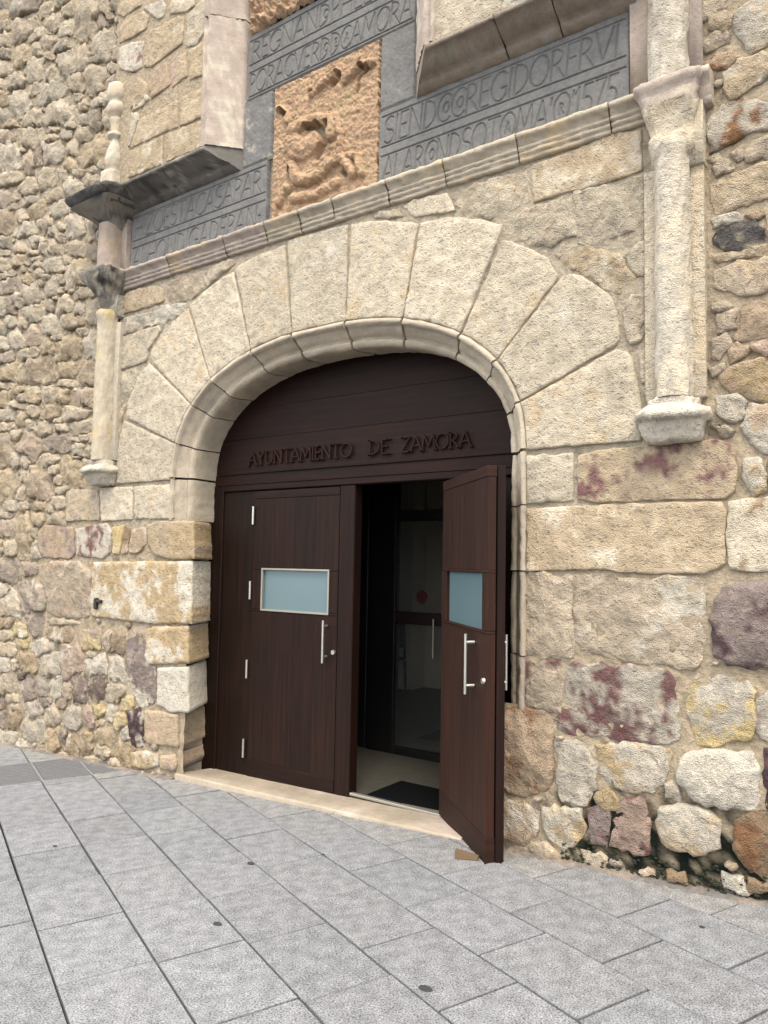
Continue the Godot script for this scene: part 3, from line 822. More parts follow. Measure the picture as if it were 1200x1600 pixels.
	["pale",-3.004,.453,[80,88,133,129,104,94,101,115,113,104,107,130,122,126,106,92,102,87]],
	["pale",-4.231,3.745,[87,83,82,82,91,93,113,272,231,209,134,97,76,66,67,77,99,120]],
	["straw",-3.775,3.589,[215,144,78,56,49,51,62,91,176,209,144,91,61,52,51,58,79,150]],
	["grey",-3.422,2.809,[114,141,108,86,77,79,93,140,135,150,111,89,78,74,74,79,99,145]],
	["straw",-3.112,2.113,[117,120,95,73,63,63,76,94,113,128,71,66,70,69,70,81,118,126]],
	["straw",-3.067,.193,[139,144,126,123,114,82,83,100,114,109,100,98,103,89,82,89,107,137]],
	["straw",-3.893,6.319,[128,116,89,78,75,79,99,162,172,116,97,78,68,59,57,64,85,120]],
	["grey",-4.032,5.043,[115,101,95,84,83,90,104,122,145,107,91,86,76,70,71,83,118,157]],
	["ochre",-3.421,3.618,[107,78,65,64,74,79,96,115,114,126,113,115,92,86,91,111,144,123]],
	["grey",-4.176,3.616,[150,143,103,59,48,45,53,75,317,241,136,90,70,62,62,69,92,155]],
	["ochre",-3.638,3.151,[115,115,121,97,90,94,112,162,105,85,111,96,77,68,71,86,129,136]],
	["ochre",-3.447,2.084,[124,117,77,56,50,50,58,86,170,137,101,62,45,40,40,47,67,134]],
	["yellow",-3.672,.918,[133,123,111,95,86,81,88,100,113,124,110,105,79,65,63,68,92,164]],
	["straw",-3.884,.731,[199,147,111,76,64,64,71,92,183,265,263,111,78,66,64,73,115,166]],
	["pale",-3.459,6.608,[186,111,82,73,75,88,117,114,161,125,83,67,53,49,52,63,97,248]],
	["straw",-3.58,6.923,[125,103,94,96,98,100,119,170,331,150,123,107,105,116,102,102,129,185]],
	["mauve",-2.776,6.603,[49,40,35,36,39,50,83,112,84,72,72,76,86,88,98,130,186,75]],
	["straw",-2.516,6.604,[35,119,139,123,116,121,143,164,109,72,65,65,66,64,67,24,29,30]],
	["grey",-2.516,5.926,[209,144,57,46,43,47,63,117,172,145,126,98,89,91,98,87,99,177]],
	["grey",-2.621,5.602,[147,137,120,105,99,104,129,120,84,69,64,72,88,115,131,181,248,180]],
	["grey",-3.442,5.111,[145,116,79,62,56,58,69,98,200,172,134,106,81,72,74,85,119,206]],
	["grey",-2.879,5.096,[148,70,48,43,46,59,81,89,125,110,89,75,69,74,91,133,207,288]],
	["pale",-3.602,4.609,[71,68,72,97,113,124,75,86,99,77,60,64,58,58,71,107,152,84]],
	["straw",-4.318,4.608,[106,106,85,71,68,74,93,154,235,212,169,115,88,79,83,97,129,126]],
	["ochre",-3.162,3.105,[137,135,97,77,72,75,92,117,86,75,76,88,77,72,80,111,148,154]],
	["grey",-3.78,2.228,[121,123,109,94,87,80,68,59,54,63,94,96,77,76,80,92,112,125]],
	["straw",-3.943,1.115,[69,63,68,68,73,90,113,153,215,198,195,126,87,73,72,80,105,82]],
	["pink",-3.577,1.492,[168,177,122,87,74,73,83,112,140,121,118,109,85,72,71,78,102,140]],
	["pale",-3.343,6.757,[107,91,89,82,82,90,101,116,188,199,137,104,94,94,105,125,124,133]],
	["grey",-2.764,6.225,[104,42,26,21,19,21,28,49,191,167,87,58,44,39,41,51,82,178]],
	["straw",-3.929,6.922,[179,134,110,85,66,62,67,88,164,179,130,77,63,59,64,74,99,321]],
	["pale",-2.195,.341,[58,89,105,84,71,70,73,80,67,64,70,93,93,81,82,88,67,55]],
	["ochre",-4.216,3.196,[96,93,101,92,86,90,112,143,171,154,154,136,120,103,101,116,131,118]],
	["ochre",-4.485,6.453,[103,98,80,76,79,85,110,286,288,226,138,105,90,86,95,124,145,115]],
	["ochre",-3.226,5.334,[117,99,76,65,65,72,85,106,111,60,44,37,38,45,77,107,114,153]],
	["grey",-3.625,3.004,[100,104,83,65,59,61,74,110,126,123,122,86,67,61,64,81,121,113]],
	["grey",-2.813,2.572,[86,106,94,74,63,62,74,103,108,106,106,65,50,45,46,60,106,93]],
	["brown",-3.909,.974,[120,137,94,68,56,54,61,82,149,232,207,91,65,54,52,59,79,104]],
	["grey",-4.548,7.285,[93,78,64,57,60,70,98,210,336,244,187,76,55,53,61,83,136,117]],
	["grey",-3.718,6.757,[152,109,85,78,80,89,100,138,135,93,79,77,88,85,92,120,122,172]],
	["ash",-4.485,6.241,[120,107,101,101,98,109,144,315,247,184,119,84,69,66,70,87,126,155]],
	["pale",-3.288,5.66,[100,64,49,44,45,56,100,131,139,97,75,70,73,72,73,84,126,131]],
	["grey",-2.934,3.88,[84,89,95,77,69,71,88,109,86,75,66,50,42,42,47,71,113,93]],
	["straw",-3.05,3.211,[156,77,44,35,31,32,38,58,143,217,77,47,40,39,45,63,85,164]],
	["pale",-3.924,2.108,[111,109,74,54,48,48,54,75,133,206,130,77,58,51,55,73,112,123]],
	["ash",-3.244,.437,[119,122,122,93,81,78,90,127,115,97,90,93,87,88,84,90,112,128]],
	["mauve",-3.311,5.286,[64,48,42,40,49,72,101,95,77,73,70,67,66,76,90,94,104,97]],
	["pale",-3.904,5.163,[213,109,69,54,49,51,64,96,165,174,94,65,48,40,41,47,70,153]],
	["ochre",-3.868,4.367,[88,75,57,49,48,55,66,89,119,72,58,55,57,59,69,84,112,137]],
	["yellow",-2.062,.289,[100,100,88,74,67,69,82,75,71,68,73,69,74,87,63,56,65,81]],
	["grey",-2.304,.013,[122,117,68,49,43,42,49,65,96,97,117,68,52,54,63,94,99,107]],
	["grey",-4.221,4.475,[184,110,68,46,36,33,39,54,125,311,88,47,35,32,32,37,54,116]],
	["grey",-4.52,6.797,[119,99,89,77,77,89,123,304,245,192,135,99,82,74,81,99,148,158]],
	["pale",-3.745,4.718,[105,88,69,62,60,62,71,96,128,89,73,71,75,74,82,74,70,96]],
	["mauve",-4.028,4.171,[100,86,77,71,69,71,82,117,131,100,67,61,62,69,90,100,117,131]],
	["mauve",-3.427,4.003,[82,83,57,51,58,61,78,110,94,76,66,57,53,56,67,89,110,91]],
	["straw",-3.897,.862,[108,99,77,53,45,44,49,67,118,231,175,94,66,56,53,59,79,133]],
	["brown",-2.162,.902,[119,136,144,127,109,106,115,89,73,68,70,90,86,72,70,82,139,130]],
	["straw",-3.154,2.805,[151,109,52,35,31,32,38,54,135,132,109,64,47,41,42,48,69,135]],
	["straw",-2.459,6.468,[106,92,66,55,51,53,65,92,128,106,64,45,37,32,32,38,54,91]],
	["grey",-3.103,4.913,[213,149,96,73,64,66,70,82,98,78,65,58,53,53,61,73,109,244]],
	["grey",-4.146,3.318,[196,70,41,31,30,31,40,67,295,339,67,41,34,32,38,48,63,123]],
	["ochre",-3.956,3.23,[160,141,96,64,47,42,44,58,109,156,144,89,68,62,52,48,53,84]],
	["pale",-3.89,2.557,[85,99,78,65,65,74,86,93,87,91,110,105,86,82,89,102,93,82]],
	["white",-3.908,.578,[87,92,111,88,76,74,81,105,141,163,167,133,99,81,78,86,105,113]],
	["plum",-3.746,5.569,[55,54,61,77,103,117,134,96,67,59,58,65,82,100,105,117,87,63]],
	["grey",-4.532,7.135,[103,94,79,69,69,80,100,129,186,186,143,103,93,95,110,151,158,116]],
	["grey",-3.575,7.088,[282,179,102,77,68,68,79,104,122,113,127,77,57,52,52,61,77,154]],
	["grey",-3.357,6.927,[94,87,86,95,92,95,109,154,124,79,65,62,64,63,70,92,134,124]],
	["pale",-2.54,6.036,[85,56,44,41,43,54,94,140,126,111,72,53,44,43,48,61,96,133]],
	["pink",-3.023,5.854,[75,73,75,60,40,39,46,71,98,73,64,60,60,59,62,77,103,101]],
	["ochre",-4.386,6.115,[151,95,60,37,31,31,39,62,259,102,52,35,27,25,27,35,57,230]],
	["brown",-3.447,4.752,[101,94,82,54,43,39,43,54,74,107,102,74,61,59,61,61,79,109]],
	["grey",-3.311,4.645,[80,68,61,54,53,60,63,72,115,69,48,39,37,39,46,70,104,111]],
	["grey",-3.708,4.527,[117,68,37,25,22,24,29,44,114,117,84,45,33,29,31,36,52,114]],
	["pale",-4.151,3.974,[135,115,83,71,68,69,84,121,151,76,64,66,73,70,72,81,106,155]],
	["ochre",-3.84,2.952,[85,81,88,84,77,82,99,91,72,72,84,88,89,81,87,108,107,89]],
	["grey",-3.914,2.801,[92,112,84,67,62,59,65,85,134,109,96,86,71,59,57,61,76,89]],
	["pale",-3.446,1.674,[56,45,42,55,90,90,88,84,72,65,72,84,93,90,97,104,140,82]],
	["yellow",-2.357,.321,[80,88,98,81,66,63,68,87,93,67,64,66,57,45,43,47,59,78]],
	["pink",-3.212,-.109,[142,102,66,42,34,32,34,42,67,147,246,116,76,62,58,60,68,92]],
	["pale",-2.336,5.799,[76,65,58,57,60,54,58,79,124,145,90,62,48,43,46,56,85,82]],
	["grey",-3.713,2.535,[87,71,60,52,47,50,61,84,78,79,94,105,77,70,72,86,81,105]],
	["straw",-2.649,2.54,[70,76,92,69,64,65,81,76,64,59,65,74,59,54,55,76,81,74]],
	["grey",-2.837,.444,[53,58,69,75,79,83,87,82,74,70,72,84,68,60,67,81,80,62]],
	["pale",-3.499,-.105,[122,86,53,37,31,31,36,50,98,119,147,146,93,75,69,75,82,100]],
	["white",-1.985,.198,[49,47,54,72,59,44,44,51,60,73,87,82,65,55,52,56,69,58]],
	["straw",-3.903,6.753,[78,65,63,68,77,91,116,163,102,78,67,67,68,70,78,106,167,110]],
	["straw",-3.773,4.595,[90,63,46,38,38,42,51,71,119,107,63,37,29,27,28,35,52,104]],
	["ash",-4.281,3.93,[64,58,56,56,62,85,142,176,153,127,104,89,77,70,74,90,92,90]],
	["grey",-3.903,3.096,[144,56,35,29,29,34,49,94,192,144,61,43,36,36,42,53,81,144]],
	["grey",-4.083,2.901,[151,106,57,42,36,37,43,59,125,270,130,73,53,46,48,52,61,100]],
	["straw",-3.07,2.218,[108,114,65,48,38,35,39,54,95,104,87,48,34,31,31,35,52,74]],
	["mauve",-3.894,.066,[58,59,70,83,68,65,73,100,140,128,131,136,110,92,86,85,76,63]],
	["grey",-4.512,6.616,[61,48,43,41,43,53,75,165,256,145,92,71,60,58,62,80,95,84]],
	["straw",-3.099,5.945,[92,72,57,49,46,51,63,100,95,68,57,50,44,34,32,40,58,98]],
	["grey",-3.039,5.195,[107,74,56,48,48,57,69,87,114,81,52,40,36,38,46,52,68,85]],
	["pale",-2.8,5.165,[54,47,48,46,42,44,52,77,115,85,54,42,35,34,37,50,96,133]],
	["ash",-4.299,4.829,[99,92,80,71,69,75,96,146,187,164,101,71,61,57,63,83,127,104]],
	["grey",-2.726,4.393,[121,79,61,55,57,55,67,93,94,86,95,95,88,92,102,129,155,147]],
	["grey",-3.13,4.385,[110,68,48,40,38,43,57,114,130,107,76,50,42,41,45,55,82,109]],
	["grey",-3.917,4.465,[95,53,37,32,34,36,44,62,113,92,63,43,32,29,29,34,51,134]],
	["plum",-4.155,4.118,[73,57,50,46,45,41,41,44,39,47,77,87,66,60,63,78,142,165]],
	["grey",-3.883,3.906,[90,80,69,62,64,72,101,156,109,104,74,58,49,48,47,56,74,90]],
	["grey",-2.849,3.647,[80,87,67,53,47,48,58,83,122,83,65,49,38,31,31,36,49,69]],
	["grey",-3.821,3.161,[76,72,65,55,41,36,38,49,82,129,75,52,42,39,41,51,76,86]],
	["grey",-3.191,2.421,[60,60,58,42,36,35,41,54,71,82,77,69,53,45,44,52,68,65]],
	["grey",-3.147,2.32,[64,57,51,46,44,44,51,69,84,72,69,63,55,55,56,63,85,89]],
	["straw",-3.709,2.092,[106,104,85,62,49,45,49,65,84,79,85,70,52,46,46,54,74,108]],
	["pale",-3.981,1.299,[97,95,72,57,51,54,67,104,175,165,167,112,80,68,61,59,66,82]],
	["yellow",-3.623,.802,[141,146,77,53,43,42,47,63,100,110,103,89,76,68,65,72,94,125]],
	["straw",-2.295,.901,[50,52,63,122,110,108,98,75,62,57,59,72,78,73,77,84,67,54]],
	["yellow",-2.014,.415,[114,119,123,101,85,67,61,63,64,72,81,68,52,47,52,72,59,79]],
	["pale",-3.718,2.385,[63,78,76,71,64,67,79,106,89,81,83,76,65,62,65,67,64,59]],
	["pale",-2.977,5.703,[40,35,36,43,57,73,87,110,85,75,62,54,53,57,66,90,82,52]],
	["pale",-3.549,5.703,[113,82,56,46,43,46,57,91,136,109,72,50,40,36,37,44,65,136]],
	["grey",-3.263,3.665,[124,86,46,34,30,30,35,51,108,88,59,42,30,26,26,29,41,80]],
	["grey",-4.034,2.017,[174,88,51,38,34,36,43,70,198,237,110,57,42,37,37,43,60,109]],
	["straw",-3.651,2.882,[84,91,66,52,47,49,61,88,95,89,97,75,61,55,59,73,94,86]],
	["straw",-3.789,7.125,[70,114,96,89,84,81,84,99,140,133,108,98,85,78,79,91,87,84]],
	["mauve",-4.525,6.953,[100,93,64,56,57,68,96,195,201,130,82,61,54,53,62,84,120,97]],
	["grey",-3.625,6.575,[72,48,40,37,39,49,73,127,120,88,60,45,38,39,45,63,95,87]],
	["straw",-3.247,4.733,[37,36,31,30,30,36,53,96,90,81,65,45,39,39,38,43,49,42]],
	["grey",-3.23,2.057,[58,47,39,35,37,43,55,71,78,73,76,51,38,32,33,38,52,75]],
	["mauve",-3.716,.595,[68,72,67,56,51,55,63,78,90,87,88,88,71,60,57,56,64,71]],
	["pale",-3.24,5.729,[108,67,47,38,37,40,50,82,125,61,37,28,26,27,32,50,92,140]],
	["straw",-4.33,4.724,[127,71,47,39,38,42,54,112,234,142,55,36,30,28,31,40,65,134]],
	["grey",-3.656,4.371,[96,68,52,47,43,46,56,85,119,106,76,54,44,42,46,56,67,87]],
	["straw",-3.211,4.311,[68,70,49,41,38,42,48,57,82,100,61,42,34,30,28,31,39,62]],
	["grey",-3.24,4.23,[46,43,44,43,40,43,59,100,73,60,57,55,54,57,66,70,69,53]],
	["grey",-2.643,2.673,[65,70,66,53,44,42,46,55,47,43,45,68,60,54,56,67,87,69]],
	["ochre",-4.064,1.713,[37,38,48,76,72,73,85,92,93,97,100,109,110,101,78,66,51,41]],
	["mauve",-2.853,.038,[33,39,59,79,80,84,93,73,52,44,42,47,58,70,53,47,39,34]],
	["grey",-2.096,-.04,[82,57,35,24,21,20,24,35,73,100,144,103,62,49,45,48,59,84]],
	["pale",-2.84,-.107,[109,71,44,31,27,28,34,47,70,109,156,110,74,60,56,61,76,112]],
	["mauve",-3.162,.304,[91,91,76,60,47,44,48,61,88,81,75,65,54,41,35,37,46,68]],
	["ochre",-2.335,.235,[57,67,62,40,33,31,34,43,61,61,67,74,42,29,26,27,31,43]],
	["grey",-3.518,5.779,[113,55,38,31,30,34,45,81,161,123,55,35,28,26,28,36,64,109]],
	["pale",-3.693,4.464,[94,57,32,23,21,21,26,36,80,109,77,45,34,31,33,41,63,100]],
	["plum",-3.908,.194,[72,80,76,82,85,83,91,112,120,111,106,81,61,50,48,52,65,67]],
	["grey",-2.433,-.069,[152,84,41,30,26,23,25,31,50,112,168,81,52,42,40,43,54,85]],
	["grey",-4.21,5.191,[95,54,36,30,28,31,39,62,89,95,58,41,35,34,39,53,87,119]],
	["grey",-2.744,3.992,[55,40,34,34,39,38,42,45,36,34,42,53,44,42,46,57,77,83]],
	["grey",-3.178,2.877,[70,61,42,30,26,26,30,42,67,90,69,42,31,27,28,33,48,80]],
	["grey",-2.757,2.682,[55,54,36,27,24,25,29,41,64,55,52,47,40,36,37,46,60,61]],
	["grey",-2.69,2.448,[85,65,43,33,29,31,40,61,79,71,67,54,45,43,48,62,77,75]],
	["grey",-3.461,1.833,[30,31,74,59,52,52,60,66,65,58,60,60,55,55,55,63,45,33]],
	["pink",-2.91,.334,[85,90,59,46,42,42,42,45,52,68,83,69,61,63,57,56,58,65]],
	["ochre",-3.742,.279,[112,107,80,53,44,41,45,57,91,118,96,84,57,46,44,47,60,98]],
	["grey",-2.499,.786,[59,79,55,39,33,32,35,46,73,83,75,45,30,24,22,25,31,46]],
	["pale",-2.66,4.496,[77,79,86,91,83,73,70,58,45,42,45,54,52,53,62,103,107,85]],
	["brown",-3.588,4.25,[45,43,35,32,31,36,51,79,72,55,45,34,30,30,34,36,46,45]],
	["pale",-2.703,5.176,[61,46,35,29,28,31,40,58,48,37,31,27,26,29,36,59,125,85]],
	["grey",-3.248,4.113,[66,57,47,42,38,36,41,49,44,39,38,34,31,31,36,50,80,80]],
	["pale",-3.519,4.304,[82,50,32,26,26,28,35,47,64,87,44,27,22,19,21,26,41,70]],
	["grey",-2.879,2.673,[54,48,33,24,22,23,28,42,71,66,53,36,28,24,25,30,44,80]],
	["straw",-3.695,.19,[58,78,71,48,39,37,40,53,77,69,52,34,23,19,18,20,26,41]],
	["pale",-3.332,4.058,[81,43,25,19,16,17,20,31,63,61,36,24,20,18,19,22,32,66]],
	["grey",-3.592,2.455,[59,64,52,42,38,37,37,43,51,63,53,39,31,26,27,31,43,55]],
	["plum",-3.593,.493,[59,71,55,40,33,32,36,48,73,68,67,50,34,27,25,28,34,49]],
	["grey",-4.08,5.751,[64,38,27,23,23,26,36,65,66,53,36,27,24,24,29,38,63,87]],
	["grey",-3.052,4.074,[50,36,23,19,18,19,25,39,59,65,51,31,22,19,20,24,33,42]],
	["grey",-2.858,2.507,[79,30,16,12,12,12,14,22,62,74,30,16,12,12,12,14,22,56]],
	["grey",-2.873,3.115,[50,46,31,25,23,25,31,48,81,62,38,21,15,13,13,16,24,41]],
	["pale",-3.872,4.509,[40,34,27,24,21,21,25,34,34,35,24,17,14,14,16,22,45,51]],
	["mauve",-3.713,6.054,[43,30,22,19,19,21,30,46,44,35,28,22,20,21,25,37,62,51]],
	]

func voussoirs() -> Array:
	return [
	[-2.245,2.236,-2.249,2.548,-2.192,2.763,-2.167,2.777,-1.502,2.529,-1.518,2.468,-1.53,2.404,-1.538,2.334,-1.54,2.236],
	[-2.151,2.797,-2.133,2.921,-2,3.134,-1.871,3.23,-1.326,2.82,-1.372,2.767,-1.413,2.712,-1.448,2.654,-1.478,2.593,-1.502,2.529],
	[-1.855,3.249,-1.859,3.309,-1.689,3.48,-1.511,3.565,-1.412,3.604,-1.11,2.988,-1.17,2.95,-1.227,2.909,-1.278,2.866,-1.326,2.82],
	[-1.39,3.626,-1.361,3.641,-1.221,3.707,-1.008,3.779,-.896,3.795,-.684,3.154,-.78,3.128,-.87,3.099,-.955,3.066,-1.035,3.029,-1.11,2.988],
	[-.875,3.796,-.843,3.833,-.603,3.862,-.367,3.874,-.282,3.212,-.39,3.203,-.493,3.19,-.591,3.174,-.684,3.154],
	[-.349,3.884,-.331,3.908,-.05,3.899,.204,3.884,.201,3.215,.089,3.219,-.053,3.22,-.175,3.218,-.282,3.212],
	[.232,3.877,.366,3.861,.497,3.836,.77,3.748,.666,3.151,.581,3.17,.493,3.186,.401,3.198,.304,3.208,.201,3.215],
	[.785,3.745,.98,3.731,1.215,3.658,1.349,3.589,1.342,3.533,1.087,2.984,1.013,3.024,.934,3.062,.85,3.095,.76,3.125,.666,3.151],
	[1.35,3.5,1.412,3.47,1.551,3.392,1.636,3.321,1.704,3.204,1.324,2.789,1.273,2.843,1.217,2.893,1.155,2.94,1.087,2.984],
	[1.715,3.198,1.759,3.21,1.831,3.184,1.913,3.114,1.992,3.038,2.022,2.947,2.045,2.806,2.015,2.763,1.472,2.527,1.446,2.598,1.412,2.665,1.371,2.729,1.324,2.789],
	[2.015,2.749,2.075,2.727,2.101,2.692,2.124,2.589,2.143,2.48,2.155,2.412,2.145,2.248,1.51,2.248,1.506,2.357,1.493,2.446,1.472,2.527],
	]

func arch_pt(t: float, a: float, b: float, cx := ARCH_X) -> Vector2:
	var c := cos(t)
	var s := sin(t)
	return Vector2(cx + a * signf(c) * pow(absf(c), 2.0 / ARCH_P), ARCH_Y + b * pow(absf(s), 2.0 / ARCH_P))

func in_opening(p: Vector2) -> bool:
	if p.y < ARCH_Y:
		return p.x > (-1.51 if p.y > 1.93 else -1.3) and p.x < (1.49 if p.y > .86 else 1.36)
	return pow(absf(p.x - ARCH_X) / 1.505, ARCH_P) + pow((p.y - ARCH_Y) / .95, ARCH_P) < 1.0

func mortar_mesh() -> ArrayMesh:
	var x0 := -6.4
	var y0 := -.7
	var nx := 310
	var ny := 265
	var s := .036
	var st := SurfaceTool.new()
	st.begin(Mesh.PRIMITIVE_TRIANGLES)
	for j in ny + 1:
		for i in nx + 1:
			var x := x0 + i * s
			var y := y0 + j * s
			var n := nb.get_noise_2d(x, y)
			var z := -.008 + n * .01 + nc.get_noise_2d(x, y) * .006
			var dressed := smoothstep(1.7, 2.0, y) * smoothstep(-2.35, -2.2, x) * smoothstep(2.3, 2.15, x)
			z = lerpf(z, -.003 + n * .004, dressed)
			if y > 4.02 and x > -2.25 and x < 2.14:
				z -= .035
			if x < -1.9 and y > 1.6:
				z -= .003 * smoothstep(1.6, 2.4, y)
			var c := tint(tones.mortar, tones.grey, .15, Vector3(x, y, 3), 0)
			c = c.lerp(tones.cream * .86, dressed * .8)
			# black damp growth low on the right
			var damp := smoothstep(.42, .0, absf(y - .2 - .03 * x)) * smoothstep(1.5, 1.9, x)
			c = c.lerp(tones.moss, clampf(damp * 1.5 + n * 1.4 - .35, 0, 1))
			st.set_color(c)
			st.add_vertex(Vector3(x, y, z))
	for j in ny:
		for i in nx:
			var m := Vector2(x0 + (i + .5) * s, y0 + (j + .5) * s)
			if in_opening(m):
				continue
			var a := j * (nx + 1) + i
			for k in [a, a + nx + 1, a + 1, a + 1, a + nx + 1, a + nx + 2]:
				st.add_index(k)
	st.generate_normals()
	return st.commit()

func wall(town: Node3D):
	var w := part("wall", mortar_mesh(), M.mortar, town)
	var k := 0
	for a in squared_stones():
		k += 1
		var q := pv(a[4])
		var o := {"tone": a[0], "tone2": a[1], "amt": a[2], "seed": k * 1.37, "step": .028}
		var mat: Material = M.lime
		var called := "ashlar_block"
		match a[3]:
			"a":
				o.merge({"rise": .01, "amp": .008, "round": .01, "jag": .006, "dome": .05})
			"u":
				o.merge({"rise": .012, "amp": .008, "round": .009, "jag": .006, "dome": .05, "z": .165})
			"j":
				o.merge({"rise": .018, "amp": .007, "round": .022, "jag": .005, "dome": .15, "depth": .4})
				var edge := -9.0
				for p in q:
					edge = maxf(edge, p.x)
				o.lean = minf(-.02, -1.455 - edge)
			"r":
				o.merge({"rise": .017, "amp": .013, "round": .014, "jag": .014, "dome": .15, "crag": .024, "facet": .3})
				mat = M.rough
				called = "field_stone"
				q = Geometry2D.offset_polygon(q, .009)[0]
			"R":
				o.merge({"rise": .034, "amp": .014, "round": .03, "jag": .012, "dome": .25, "smooth": 1, "crag": .024, "facet": .3})
				mat = M.rough
				called = "field_stone"
		put_stone(called, q, o, mat, w)
	for a in rubble_stones():
		k += 1
		var q := PackedVector2Array()
		var n: int = a[3].size()
		var big := 0.0
		for i in n:
			var th := TAU * i / n
			var r: float = a[3][i] * .001
			big += r / n
			q.append(Vector2(a[1] + cos(th) * r, a[2] + sin(th) * r))
		var second: String = ["grey", "pale", "tan", "sand", "mauve", "straw"][k % 6]
		var low := 1.0 - smoothstep(.9, 1.5, a[2])
		put_stone("rubble_stone", q, {"tone": a[0], "tone2": second, "amt": .18 + .25 * rng.randf(), "seed": k * 2.11, "step": clampf(big * .2, .014, .03), "rise": (.016 + minf(big * .1, .018) + rng.randf() * .014) * (1.0 - .35 * low),
			"amp": .008 + big * .035, "round": .005 + big * .06, "jag": .01 + big * .1, "dome": .12, "crag": .016 + big * .14, "facet": .7 - .3 * low, "depth": .08, "dull": .5 - .22 * low}, M.rough, w)
	chips(w)
	spread(w)
	# a rusty iron pin left in the jamb block
	block("iron_pin", -2.44, -2.405, 1.18, 1.275, .01, .05, M.iron, town, .008)
	block("iron_pin", -2.405, -2.345, 1.235, 1.26, .02, .05, M.iron, town, .006)

# small stones and chips pressed into the mortar between the larger ones, as one mass
func chips(w: Node3D):
	var polys := []
	for c in w.get_children():
		var lo := Vector2(9, 9)
		var hi := Vector2(-9, -9)
		var q := PackedVector2Array()
		var vs: PackedVector3Array = c.mesh.surface_get_arrays(0)[Mesh.ARRAY_VERTEX]
		for v in vs:
			if v.z < -.04:
				q.append(Vector2(v.x + c.position.x, v.y + c.position.y))
				lo = lo.min(q[-1])
				hi = hi.max(q[-1])
		if q.size() > 2:
			polys.append([lo, hi, q])
	var r := RandomNumberGenerator.new()
	r.seed = 31
	var st := SurfaceTool.new()
	st.begin(Mesh.PRIMITIVE_TRIANGLES)
	var placed := []
	var keys := ["grey", "pale", "straw", "tan", "sand", "mauve", "brown", "grey"]
	for k in 2600:
		var p := Vector2(r.randf_range(-4.9, -1.5), r.randf_range(-.2, 7.4)) if k % 5 else Vector2(r.randf_range(1.56, 2.95), r.randf_range(.1, 4.4))
		if p.x > -2.6 and p.y > 1.9 and p.x < 2.5:
			continue
		if p.x > -2.3 and p.y > 1.2 and p.x < 0.0:
			continue
		var size := r.randf_range(.014, .045)
		var bad := false
		for a in placed:
			if p.distance_to(Vector2(a.x, a.y)) < (size + a.z) * .95:
				bad = true
				break
		if bad:
			continue
		for a in polys:
			if p.x < a[0].x - .03 or p.y < a[0].y - .03 or p.x > a[1].x + .03 or p.y > a[1].y + .03:
				continue
			for j in 6:
				if Geometry2D.is_point_in_polygon(p + Vector2(size * .72, 0).rotated(j * TAU / 6.0), a[2]):
					bad = true
					break
			if bad:
				break
		if bad:
			continue
		placed.append(Vector3(p.x, p.y, size))
		var q := PackedVector2Array()
		var sq := r.randf_range(.6, 1.0)
		for j in 7:
			q.append(p + Vector2(size * r.randf_range(.8, 1.2), 0).rotated(j * TAU / 7.0 + r.randf_range(-.25, .25)) * Vector2(1.15, sq))
		var m := stone_mesh(q, {"tone": keys[r.randi() % 8], "tone2": "grey", "seed": r.randf() * 60, "step": .014, "rise": r.randf_range(.006, .03), "amp": .006, "round": .01, "jag": .005, "crag": .01, "dome": .3, "facet": .8, "dull": .4})
		st.append_from(m[0], 0, Transform3D(Basis(), Vector3(m[1].x, m[1].y, 0)))
	var o := part("chip_stones", st.commit(), M.rough, w)
	o.set_meta("kind", "stuff")

# the same masonry carried on past what the photograph shows, as one mass
func spread(w: Node3D):
	var st := SurfaceTool.new()
	st.begin(Mesh.PRIMITIVE_TRIANGLES)
	var r := RandomNumberGenerator.new()
	r.seed = 99
	var keys := ["grey", "pale", "straw", "tan", "sand", "mauve"]
	for part_ in [[-6.3, -4.95, -.5, 8.6], [2.95, 4.6, -.4, 8.6], [-4.9, -2.5, 7.3, 8.6]]:
		var y: float = part_[2]
		while y < part_[3]:
			var h := r.randf_range(.16, .3)
			var x: float = part_[0] + r.randf_range(-.1, .1)
			while x < part_[1]:
				var wd := r.randf_range(.18, .42)
				var q := pv([x + .02, y + .02, x + wd * .5, y + r.randf_range(0, .03), x + wd - .02, y + .02, x + wd - .01, y + h * .5, x + wd - .03, y + h - .02, x + wd * .5, y + h - .01, x + .03, y + h - .02, x + .005, y + h * .5])
				var m := stone_mesh(q, {"tone": keys[r.randi() % 6], "tone2": keys[r.randi() % 6], "seed": r.randf() * 50, "step": .06, "rise": .035, "amp": .012, "round": .06, "jag": .012, "smooth": 1, "crag": .02, "dome": .3, "facet": .6})
				st.append_from(m[0], 0, Transform3D(Basis(), Vector3(m[1].x, m[1].y, 0)))
				x += wd
			y += h
	var o := part("rubble_beyond", st.commit(), M.rough, w)
	o.set_meta("kind", "stuff")

